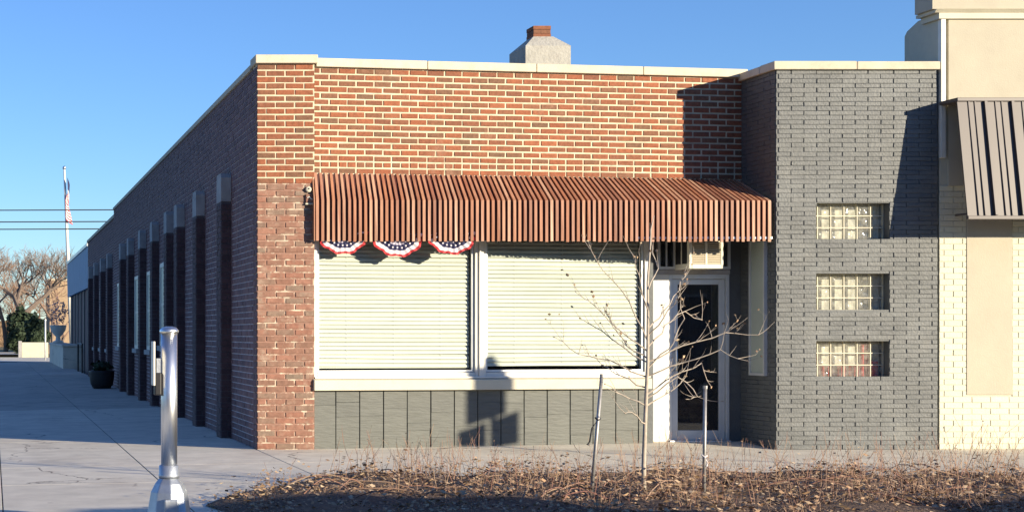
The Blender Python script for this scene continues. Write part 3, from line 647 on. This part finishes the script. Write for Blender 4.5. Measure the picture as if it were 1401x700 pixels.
for a in (0, 1.57, 3.14, 4.71): MB().lathe(PX + .15 * math.cos(a + .78), PY + .15 * math.sin(a + .78), [(.012, pz + .02), (.012, pz + .05)], 6).build('bolt', cast_m, po)

# ------------------------------------------------------------------ young street tree with two stakes
TX, TY = 5.03, 12.4; S = 177.4
def tp(px, py, dy=0.0): return Vector((TX + (px - 883) / S, TY + dy, .03 + (690 - py) / S))
yt = thing('young_tree', (TX, TY, 0), 'leafless young street tree standing in the dry bed', 'tree')
rng = random.Random(11)
trunk = [tp(882, 700), tp(882, 640, .01), tp(884, 560, .0), tp(886, 500, -.01), tp(887, 440, 0), tp(888, 390, .02), tp(890, 345, .0), tp(892, 318, .01), tp(897, 300, .02)]
MB().tube(trunk, [.021, .017, .015, .013, .011, .009, .0065, .0045, .003], 8).build('trunk', bark_m, yt, True)
br = MB(); bud = MB()
def twig(p, d, ln, r, lvl, seg=5):
    pts = [p]; dd = d.normalized()
    for i in range(seg):
        dd = (dd + Vector((rng.uniform(-.16, .16), rng.uniform(-.16, .16), rng.uniform(-.05, .17)))).normalized()
        pts.append(pts[-1] + dd * ln / seg)
    br.tube(pts, [r * (1 - .75 * i / seg) for i in range(seg + 1)], 5, cap=False)
    if rng.random() < .3: leafbit(pts[-1])
    if lvl:
        for k in range(rng.choice((1, 2, 3))):
            q = pts[rng.randint(1, seg)]; sd = Vector((rng.uniform(-1, 1), rng.uniform(-1, 1), rng.uniform(-.2, 1))).normalized()
            twig(q, (dd * .8 + sd * .8), ln * rng.uniform(.25, .45), r * .55, lvl - 1, 3)
def leafbit(p):
    s = rng.uniform(.008, .018); a = Vector((rng.uniform(-1, 1), rng.uniform(-1, 1), rng.uniform(-1, 1))).normalized(); b = a.cross(Vector((.3, .8, .5))).normalized()
    bud.add([p - a * s, p + b * s * .7, p + a * s, p - b * s * .7 + Vector((0, .006, 0))], [(0, 1, 2), (0, 2, 3)])
limbs = [[(886, 470), (860, 420), (825, 375), (803, 335)], [(886, 485), (850, 455), (820, 425), (799, 404)], [(887, 430), (872, 395), (860, 360)], [(885, 500), (845, 470), (808, 440)],
         [(884, 520), (840, 498), (800, 490), (771, 466)], [(887, 455), (915, 430), (940, 400), (957, 372)], [(887, 480), (920, 450), (950, 430), (980, 442)], [(886, 500), (930, 480), (985, 460), (1026, 463)],
         [(886, 520), (930, 500), (975, 485), (1000, 498)], [(885, 545), (920, 520), (960, 500), (978, 535)], [(884, 560), (850, 545), (825, 530)], [(885, 535), (855, 520), (835, 505)],
         [(888, 400), (905, 370), (905, 340)], [(886, 510), (910, 480), (925, 440), (915, 400)], [(885, 560), (915, 545), (945, 520)], [(884, 585), (860, 570), (838, 568)], [(886, 495), (865, 480), (850, 450), (838, 425)],
         [(885, 550), (925, 520), (950, 545), (930, 550)], [(887, 465), (902, 440), (916, 415)]]
for lb in limbs:
    dy = rng.uniform(-.35, .35); pts = []
    for i, (a, b) in enumerate(lb):
        pts.append(tp(a + rng.uniform(-2, 2) * (i > 0), b, dy * i / len(lb)))
    fine = []
    for i in range(len(pts) - 1):
        for t in (0, .33, .66):
            q = pts[i].lerp(pts[i + 1], t)
            if i or t: q += Vector((rng.uniform(-.012, .012), rng.uniform(-.012, .012), rng.uniform(-.012, .012)))
            fine.append(q)
    fine.append(pts[-1])
    n = len(fine); r0 = .0064
    br.tube(fine, [r0 * (1 - .72 * i / n) for i in range(n)], 5, cap=False)
    for i in range(2, n):
        for _k in range(rng.choice((0, 1, 1, 2))):
            d = (fine[i] - fine[i - 1]).normalized(); sd = Vector((rng.uniform(-1, 1), rng.uniform(-1, 1), rng.uniform(-.1, 1)))
            twig(fine[i], d * .7 + sd * .7 + Vector((0, 0, .25)), rng.uniform(.06,   .24), .0027, 1 if rng.random() < .55 else 0, 4)
    leafbit(fine[-1])
br.build('branches', bark_m, yt, kind='stuff'); bud.build('withered_leaves', leaf_m, yt, kind='stuff')
for (a, b, lab) in (((806, 692), (822, 517), 'leaning metal stake left of the young tree'), ((961, 692), (963, 533), 'upright metal stake in front of the glazed door')):
    st = thing('tree_stake', tp(a[0], a[1]), lab, 'stake', 'stakes beside the young tree')
    p0, p1 = tp(a[0], 700, -.03), tp(*b, -.03)
    MB().tube([p0, p1], [.014, .014], 8).build('rod', stake_m, st, True)
    MB().tube([p1 - Vector((0, 0, .02)), p1 + Vector((0, 0, .004))], [.017, .017], 8).build('cap', stake_m, st)
    q = p0.lerp(p1, .66 if a[0] < 900 else .42)
    kn = MB(); kn.tube([q + Vector((-.02, 0, .02)), q + Vector((-.004, -.018, 0)), q + Vector((.02, 0, .012)), q + Vector((0, .018, 0)), q + Vector((-.02, 0, .02))], .006, 5)
    if a[0] < 900: kn.tube([q, q + Vector((-.05, -.01, -.06)), q + Vector((-.07, -.02, -.16)), q + Vector((-.085, -.02, -.19))], [.006, .006, .007, .012], 5)
    else: kn.tube([q, q + Vector((.02, -.01, -.04)), q + Vector((.01, -.015, -.07))], .006, 5)
    kn.build('tie', wire_m if a[0] < 900 else wcl_m, st)

# ------------------------------------------------------------------ dry shrubs and fallen leaves in the bed
rng = random.Random(5)
def bed_z(x, y):
    e = bed_edge_x(y); edge = max(0, min(1, (x - e) / .5, (14.72 - y) / .35))
    return -.02 + .10 * edge + .035 * math.sin(x * 3.1 + y * 2.3) * math.sin(x * 1.7 - y * 4.1) * edge
tw = MB(); lf = MB()
def leaf(x, y, z, s):
    a = rng.uniform(0, 6.28); t = rng.uniform(-.9, .9); ca, sa = math.cos(a), math.sin(a)
    q = rng.uniform(.35, .6); up = rng.uniform(.1, .7)
    p = [(-s, 0, 0), (0, -s * q, s * up * .5), (s, 0, s * up), (0, s * q, s * up * .3)]
    vs = [(x + u * ca - v * sa, y + u * sa + v * ca, z + ww + v * t) for u, v, ww in p]
    lf.add(vs, [(0, 1, 2), (0, 2, 3)])
clumps = []
xx = 1.9
while xx < 12.5:
    for yy0 in (11.3, 11.9, 12.5, 13.1, 13.7, 14.2):
        y = yy0 + rng.uniform(-.3, .3); x = xx + rng.uniform(-.25, .25)
        if x > bed_edge_x(y) + .15 and rng.random() < .86: clumps.append((x, y, rng.uniform(.6, 1.15)))
    xx += .36
for (x, y, s) in clumps:
    n = int(24 * s); hgt = .19 * s
    if y > 13.6: hgt *= .7
    if x < 3.2: hgt *= .45
    for _ in range(n):
        a = rng.uniform(0, 6.28); lean = rng.uniform(.1, 1.1); ln = hgt * rng.uniform(.5, 1.3) * (2.3 if rng.random() < .09 else 1)
        p = Vector((x + rng.gauss(0, .07), y + rng.gauss(0, .07), bed_z(x, y) - .02)); d = Vector((math.cos(a) * lean, math.sin(a) * lean, 1)).normalized()
        pts = [p]
        k = 4; drp = rng.uniform(-.05, .32)
        for i in range(k):
            d = (d + Vector((rng.uniform(-.2, .2), rng.uniform(-.2, .2), -drp * i * .5))).normalized(); pts.append(pts[-1] + d * ln / k)
        r = rng.uniform(.0014, .0034)
        tw.tube(pts, [r * (1 - .7 * i / k) for i in range(k + 1)], 3, cap=False)
        if rng.random() < .5:
            q = pts[rng.randint(1, 3)]; d2 = (d + Vector((rng.uniform(-1, 1), rng.uniform(-1, 1), rng.uniform(0, 1)))).normalized()
            tw.tube([q, q + d2 * ln * .15, q + d2 * ln * .3 + Vector((0, 0, .02))], [r * .6, r * .5, r * .2], 3, cap=False)
        if rng.random() < .3: e = pts[-1]; leaf(e.x, e.y, e.z, rng.uniform(.008, .018))
    for _ in range(int(80 * s)):
        q = abs(rng.gauss(0, 1)); leaf(x + rng.gauss(0, .16), y + rng.gauss(0, .16), bed_z(x, y) + abs(rng.gauss(0, .075)), rng.uniform(.010, .028))
for _ in range(150):                                            # long arching canes
    x = rng.uniform(2.6, 12); y = rng.uniform(11.7, 13.8); a = rng.uniform(0, 6.28); ln = rng.uniform(.4, .9); h = rng.uniform(.05, .14)
    pts = [Vector((x + math.cos(a) * ln * (t - .5), y + math.sin(a) * ln * (t - .5), bed_z(x, y) + h * 4 * t * (1 - t) * (1 + rng.uniform(-.1, .1)))) for t in (0, .17, .33, .5, .67, .83, 1)]
    tw.tube(pts, [.005, .0048, .0045, .004, .0035, .003, .002], 4, cap=False)
for _ in range(8000):
    y = rng.uniform(10.6, 14.85); x = bed_edge_x(y) - .1 + abs(rng.random()) * 11
    leaf(x, y, bed_z(x, y) + .008 + rng.random() ** 3 * .05, rng.uniform(.010, .026))
def upright(x, y, h):
    p = Vector((x, y, bed_z(x, y) - .02)); a = rng.uniform(0, 6.28); ln = rng.uniform(0, .45); d = Vector((math.cos(a) * ln, math.sin(a) * ln, 1)).normalized(); pts = [p]
    for i in range(5):
        d = (d + Vector((rng.uniform(-.16, .16), rng.uniform(-.16, .16), .03))).normalized(); pts.append(pts[-1] + d * h / 5)
    r = rng.uniform(.0020, .0036)
    tw.tube(pts, [r * (1 - .65 * i / 5) for i in range(6)], 3, cap=False)
    for k in range(rng.choice((0, 1, 2, 3))):
        q = pts[rng.randint(2, 4)]; d2 = (d + Vector((rng.uniform(-.9, .9), rng.uniform(-.9, .9), rng.uniform(0, .5)))).normalized(); l2 = h * rng.uniform(.15, .4)
        tw.tube([q, q + d2 * l2 * .5, q + d2 * l2 + Vector((0, 0, .012))], [r * .6, r * .5, r * .3], 3, cap=False)
        if rng.random() < .35: e = q + d2 * l2; leaf(e.x, e.y, e.z, rng.uniform(.006, .013))
for _ in range(330): upright(rng.uniform(3.0, 12), rng.uniform(11.5, 14.45), rng.uniform(.16, .42))
for (cx_, cy_, n_, hm) in ((3.55, 13.9, 34, .42), (4.0, 14.1, 22, .36), (2.5, 13.2, 10, .25), (5.6, 13.7, 26, .40), (6.4, 13.9, 30, .36), (7.3, 13.6, 26, .42), (8.0, 14.0, 30, .40), (8.6, 13.8, 34, .48), (9.2, 13.9, 26, .42), (4.7, 13.4, 20, .34)):
    for _ in range(n_): upright(cx_ + rng.gauss(0, .22), min(14.5, cy_ + rng.gauss(0, .16)), hm * rng.uniform(.5, 1.15))
for _ in range(260):                                            # strays on the paving
    x = rng.uniform(2.2, 12); y = 14.7 + abs(rng.gauss(0, .16)); leaf(x, y, .008, rng.uniform(.006, .014))
tw.build('dry_shrubs', twig_m, label='leafless brown shrub twigs filling the bed', category='shrubs', kind='stuff') if False else tag(tw.build('dry_shrubs', twig_m), 'leafless brown shrub twigs filling the bed before the sidewalk', 'shrubs', kind='stuff')
tag(lf.build('leaf_litter', leaf_m), 'fallen tan leaves lying among the dry shrubs', 'leaves', kind='stuff')

# ------------------------------------------------------------------ street side, right of the view: sign post and parked cars that shade the front
sp = thing('sign_post', (11.8, 12.7, 0), 'steel sign post with three panels standing in the bed', 'sign post')
KX = math.tan(R(SUN_AZ)); KZ = math.tan(R(SUN_EL)) / math.cos(R(SUN_AZ)); DY = 6.0
def back(x, z, y=18.64): return (x + KX * DY, y - DY, z + KZ * DY)
def panel(pts):
    a = [back(*p) for p in pts]
    n = len(a); b = [(x, y + .02, z) for x, y, z in a]
    MB().add(a + b, [tuple(range(n)), tuple(range(2 * n - 1, n - 1, -1))] + [(i, (i + 1) % n, (i + 1) % n + n, i + n) for i in range(n)]).build('panel', sign_m, sp)
panel([(5.47, .24), (6.02, .40), (6.02, .98), (5.95, 1.10), (5.72, 1.05), (5.70, .93), (5.47, .90)])
panel([(5.36, .0), (5.74, .0), (5.74, .29), (5.36, .17)])
panel([(5.85, .0), (6.20, .06), (6.20, .44), (5.85, .33)])
a = back(5.80, .5); MB().tube([(a[0], a[1] + .05, 0), (a[0], a[1] + .05, a[2] + .3)], .03, 8).build('post', metal_m, sp)
def car(x0, y0, paint, label):
    c = thing('parked_car', (x0 + 2.25, y0 + .9, -.145), label, 'car', 'cars parked along the kerb')
    prof = [(0, .34), (0, .78), (.08, .95), (.95, 1.08), (1.45, 1.72), (3.2, 1.77), (4.15, 1.70), (4.45, 1.05), (4.52, .70), (4.5, .34)]
    sec = [(0, 0.06), (.28, 0), (1.52, 0), (1.80, .06)]
    vs = []; 
    for (yy, ins) in sec:
        for (px, z) in prof: vs.append((x0 + px + ins * (1 if px < 2.2 else -1), y0 + (yy if z < 1.1 else .9 + (yy - .9) * .82), z - .145 - (ins * .3 if z > .5 else 0)))
    n = len(prof); fs = [tuple(range(n)), tuple(range(4 * n - 1, 3 * n - 1, -1))]
    for s_ in range(3): fs += [(s_ * n + i, (s_ + 1) * n + i, (s_ + 1) * n + (i + 1) % n, s_ * n + (i + 1) % n) for i in range(n)]
    MB().add(vs, fs).build('body', paint, c, bevel=.04)
    for px in (.85, 3.65):
        for yy in (.0, 1.58):
            Tm = Matrix.Translation((x0 + px, y0 + yy, .32 - .145)) @ Matrix.Rotation(R(-90), 4, 'X')
            wh = MB(Tm).lathe(0, 0, [(.20, 0), (.31, .0), (.32, .03), (.32, .19), (.31, .22), (.2, .22)], 24).build('wheel', black_m, c, True)
            MB(Tm).lathe(0, 0, [(.19, -.01), (.19, .23)], 18).build('rim', metal_m, wh)
    for yy in (.015, 1.785):
        for (a, b) in ((1.5, 2.35), (2.42, 3.35)):
            z0, z1 = 1.0, 1.5; s_ = (yy - .9)
            y1 = y0 + .9 + s_ * 1.0
            MB().box(x0 + a, x0 + b, y1 - .012, y1 + .012, z0 - .145, z1 - .3).build('side_glass', black_m, c)
for i, x in enumerate((4.8, 10.3, 15.9, 21.4)):
    car(x, 5.5 if i != 1 else 5.2, carp_m if i % 2 == 0 else carp2_m, ('grey car at the kerb nearest the corner', 'dark car parked behind the nearest grey car', 'grey car parked third from the corner', 'dark car parked fourth from the corner')[i])

# ------------------------------------------------------------------ far down the side street
def fx_(px, Y): return (px + 10) * Y / F
def fz_(py, Y): return CAMZ + (455 - py) * Y / F
fb = thing('blue_fascia_building', (3.3, 60, 0), 'far low building with a blue-grey fascia beyond the brick range', 'building')
bx('wall', tan_m if False else mat('far_brown_wall', [(.20, .13, .115)], .9, nscale=3, nmix=.2, stretch=(1, 4, .3)), fb, 3.34, 9, 54.5, 69, -.2, 2.85)
bx('fascia', blue_m, fb, 3.22, 9, 54.4, 69.2, 2.852, 4.25); bx('fascia_edge', alum_m, fb, 3.18, 9, 54.35, 69.3, 4.252, 4.36)
for y in (56, 58.2, 60.4, 62.6, 64.8, 67): bx('wall_rib', grey_s, fb, 3.30, 3.34, y, y + .25, -.2, 2.85)
cw = thing('concrete_wall', (2.8, 62, 0), 'low grey concrete planter wall beside the sidewalk', 'wall')
bx('wall_body', conc_m, cw, 2.62, 3.32, 60, 74, -.2, .80, bevel=.02); bx('cap', conc_m, cw, 2.58, 3.33, 59.95, 74.1, .802, .88, bevel=.02)
rl = thing('hand_rail', (3.0, 53, 0), 'dark hand rail at the end of the brick range', 'railing')
MB().tube([(2.95, 53, -.1), (2.95, 53, .95), (2.95, 55.5, .95), (2.95, 55.5, -.1)], .03, 6).build('rail', black_m, rl)
ww = thing('white_wall', (2.3, 92, 0), 'low white wall lit by the sun down the street', 'wall')
bx('wall_body', cream_m, ww, fx_(30, 92), fx_(66, 92), 92, 92.4, -.2, fz_(468, 92), bevel=.02); bx('end_block', stone_g, ww, fx_(25, 92), fx_(30, 92) - .01, 91.9, 92.5, -.2, fz_(466, 92), bevel=.02)
MB().add([(-30, 74.5, -.02), (30, 74.5, -.02), (30, 88, -.02), (-30, 88, -.02)], [(0, 1, 2, 3)]).build('far_pavement', conc_m, kind='structure')
MB().add([(-30, 100, -.02), (3.2, 100, -.02), (3.2, 112, -.02), (-30, 112, -.02)], [(0, 1, 2, 3)]).build('far_driveway', conc_m, kind='structure')
tb = thing('tan_building', (4.3, 118, 0), 'tan brick building half hidden behind the bare trees', 'building')
bx('wall', tan_m, tb, fx_(68, 118), 16, 118, 126, -.2, fz_(384, 118)); bx('parapet', coping_m, tb, fx_(66, 118), 16.2, 117.9, 126, fz_(384, 118) + .002, fz_(381, 118))
# urn with flowers
ur = thing('garden_urn', (3.05, 70, .88), 'white urn of pale flowers on the concrete wall', 'urn')
MB().lathe(2.85, 70, [(.24, .88), (.24, .95), (.12, 1.0), (.10, 1.15), (.2, 1.25), (.33, 1.45), (.36, 1.62), (.38, 1.66), (.3, 1.66)], 16).build('bowl', white_m, ur, True)
def leafball(cx, cy, cz, rx, ry, rz, n, s, rng_):
    mb = MB()
    for _ in range(n):
        d = Vector((rng_.gauss(0, 1), rng_.gauss(0, 1), rng_.gauss(0, 1))).normalized(); rr = rng_.uniform(.45, 1.0) ** .6 * (1 + .22 * math.sin(d.x * 5 + cx) * math.cos(d.z * 6))
        p = Vector((cx + d.x * rx * rr, cy + d.y * ry * rr, cz + d.z * rz * rr)); a = Vector((rng_.uniform(-1, 1), rng_.uniform(-1, 1), rng_.uniform(-1, 1))).normalized(); b = a.cross(d).normalized()
        ss = s * rng_.uniform(.6, 1.3)
        mb.add([p - a * ss, p + b * ss * .6, p + a * ss, p - b * ss * .6], [(0, 1, 2, 3)])
    return mb
rng = random.Random(3)
leafball(2.85, 70, 2.2, .42, .42, .62, 260, .06, rng).build('flowers', pink_m, ur, kind='stuff')
# evergreen bushes
for (px, Y, wpx, top, lab) in ((28, 104, 20, 424, 'dark conical evergreen left of the white wall'), (50, 100, 16, 434, 'dark rounded evergreen behind the white wall')):
    eg = thing('evergreen_bush', (fx_(px, Y), Y, 0), lab, 'bush', 'dark evergreens down the street')
    hh = fz_(top, Y); rx = wpx * Y / F
    leafball(fx_(px, Y), Y, hh * .5, rx, rx, hh * .55, 3000, .13, rng).build('foliage', ever_m, eg, kind='stuff')
    MB().tube([(fx_(px, Y), Y, -.2), (fx_(px, Y), Y, hh * .6)], [.12, .06], 6).build('stem', fbark_m, eg)
# far posts
for (px, Y, y0, lab, m) in ((62, 80, 438, 'thin pale post at the street corner far left', alum_m), (71, 76, 430, 'thin brown post beside the white urn', fbark_m)):
    q = thing('street_post', (fx_(px, Y), Y, 0), lab, 'post'); MB().tube([(fx_(px, Y), Y, -.1), (fx_(px, Y), Y, fz_(y0, Y))], .04, 8).build('pole', m, q, True); MB().tube([(fx_(px, Y), Y, fz_(y0, Y)), (fx_(px, Y), Y, fz_(y0, Y) + .05)], .05, 8).build('finial', m, q)
# planter by the side wall
pp = thing('plant_pot', (2.62, 38.6, -.01), 'black plant pot against the shaded side wall', 'pot')
MB().lathe(2.62, 38.6, [(.20, -.02), (.27, .1), (.30, .28), (.30, .38), (.31, .42), (.26, .42)], 20).build('pot', black_m, pp, True)
leafball(2.62, 38.6, .52, .24, .24, .12, 160, .06, rng).build('dark_plant', ever_m, pp, kind='stuff')
# flagpole with a hanging flag
fp = thing('flagpole', (3.55, 75, 0), 'tall white flagpole rising beyond the brick range', 'flagpole')
p0, p1 = Vector((3.72, 75, -.1)), Vector((3.34, 75, fz_(232, 75)))
MB().tube([p0, p0.lerp(p1, .5), p1], [.11, .085, .05], 10).build('pole', white_m, fp, True)
MB().lathe(p1.x, p1.y, [(.03, p1.z), (.09, p1.z + .05), (.09, p1.z + .11), (.02, p1.z + .17)], 10).build('ball', metal_m, fp, True)
fg = thing('flag', (3.4, 74.9, 7), 'striped flag hanging limp from the tall flagpole', 'flag')
parts_ = {'canton': MB(), 'red_stripe': MB(), 'white_stripe': MB()}
def flagp(s_, t):                  # s_ along the fly 0..1, t down the hoist 0..1
    zt = fz_(243, 75); base_x = p0.lerp(p1, .9).x
    ang = 6.0 * s_ + 1.2 * t
    return (base_x + .09 + .10 * s_ * 1.1 + .15 * math.sin(ang) * (.3 + s_), 74.84 - .10 * math.cos(ang * 1.3) * (.3 + s_), zt - t * 1.05 - s_ * 1.25 + .12 * s_ * math.sin(ang))
nsx = 14
for i in range(nsx):
    for j in range(13):
        key = 'canton' if (i < nsx * .4 and j < 7) else ('red_stripe' if j % 2 == 0 else 'white_stripe')
        parts_[key].add([flagp(i / nsx, j / 13), flagp((i + 1) / nsx, j / 13), flagp((i + 1) / nsx, (j + 1) / 13), flagp(i / nsx, (j + 1) / 13)], [(0, 1, 2, 3)])
parts_['canton'].build('canton', navy_m, fg); parts_['red_stripe'].build('red_stripes', red_m, fg, kind='stuff'); parts_['white_stripe'].build('white_stripes', wcl_m, fg, kind='stuff')
# overhead cables
for (py, lab) in ((287, 'uppermost of the three overhead cables'), (303, 'middle of the three overhead cables'), (313, 'lowest of the three overhead cables')):
    z = fz_(py, 62); pts = [(-40 + 8 * i, 62, z + .35 * ((i * 8 - 43) / 43.0) ** 2 - .02 - (.012 * (i * 8 - 40))*-.3) for i in range(12)]
    tag(MB().tube(pts, .022, 5).build('overhead_cable', wire_m), lab, 'cable', 'overhead cables')
# bare trees
def bare_tree(name, px, Y, top, seed, label, r0=.22, spread=.55, lvls=6, col_=None):
    rg = random.Random(seed); x = fx_(px, Y); H = fz_(top, Y)
    t = thing(name, (x, Y, -.15), label, 'tree', 'bare trees at the end of the street')
    tr_ = MB(); bh = MB()
    def grow(p, d, ln, r, lv, mb):
        k = 3; pts = [p]
        for i in range(k):
            d = (d + Vector((rg.uniform(-.14, .14), rg.uniform(-.14, .14), rg.uniform(-.02, .12)))).normalized(); pts.append(pts[-1] + d * ln / k)
        mb.tube(pts, [r, r * .9, r * .82, r * .72], 6 if lv > 3 else 3, cap=False)
        if lv == 0: return
        for c in range(rg.choice((2, 3, 3)) if lv > 1 else 3):
            sd = Vector((rg.uniform(-1, 1), rg.uniform(-1, 1), rg.uniform(-.35, .6))).normalized()
            grow(pts[-1] if c < 2 else pts[2], (d * .75 + sd * spread * 1.25).normalized(), ln * rg.uniform(.66, .86), max(.010, r * rg.uniform(.5, .7)), lv - 1, bh)
    base = Vector((x, Y, -.15)); ln = H * .33
    grow(base, Vector((rg.uniform(-.08, .08), 0, 1)), ln, r0, lvls, tr_)
    tr_.build('trunk', fbark_m, t, True); bh.build('branches', col_ or fbark_m, t, kind='stuff')
warm_twig = mat('warm_twig', [(.26, .17, .12)], .9, nscale=3, nmix=.3)
bare_tree('bare_tree', 34, 108, 318, 21, 'tall bare tree rising highest at the far left', .34, .62, 7)
bare_tree('bare_tree', 8, 125, 345, 22, 'bare tree at the left edge behind the tallest tree', .22, .6, 7, warm_twig)
bare_tree('bare_tree', 66, 113, 350, 23, 'bare tree in front of the tan building', .18, .5, 7, warm_twig)
bare_tree('bare_tree', 20, 140, 380, 24, 'low bare tree far behind the evergreens', .2, .7, 7, warm_twig)
bare_tree('bare_tree', 82, 96, 400, 25, 'small bare tree beside the flagpole foot', .10, .5, 6, warm_twig)
bare_tree('bare_tree', 48, 150, 390, 26, 'bare tree farthest away between the tall trees', .2, .7, 7, warm_twig)
# parked truck and a fence line far off
mb = MB().box(-6, 10, 170, 172, -.2, 2.6); tag(mb.build('far_hedge', mat('far_hedge', [(.20, .13, .08)], .95, nscale=2, nmix=.5, bscale=3, bstr=1, bdist=.5)), 'brown hedge closing the end of the street', 'hedge')

# ------------------------------------------------------------------ the other side of the street, behind the viewer
for (x0, x1, h, lab) in ((-26, -9, 6.2, 'two-storey brick shop across the road left of the viewer'), (-8.9, 6, 5.2, 'brick shop across the road behind the viewer'), (6.1, 19, 6.6, 'taller brick shop across the road right of the viewer'), (19.2, 36, 5.0, 'low brick shop farthest right across the road')):
    ob = thing('shop_building', (x0, -15, 0), lab, 'building', 'shops across the road')
    bx('wall', tan_m, ob, x0, x1, -27, -15, -.2, h); bx('parapet', coping_m, ob, x0 - .05, x1 + .05, -15.3, -14.9, h + .002, h + .15)
    x = x0 + .8
    while x < x1 - 2.2:
        for (z0, z1) in ((.6, 2.6), (3.5, 4.8)):
            wn = bx('window_frame', white_m, ob, x, x + 1.7, -15.02, -14.96, z0, z1); bx('pane', black_m, wn, x + .08, x + 1.62, -14.962, -14.95, z0 + .08, z1 - .08)
        x += 2.3
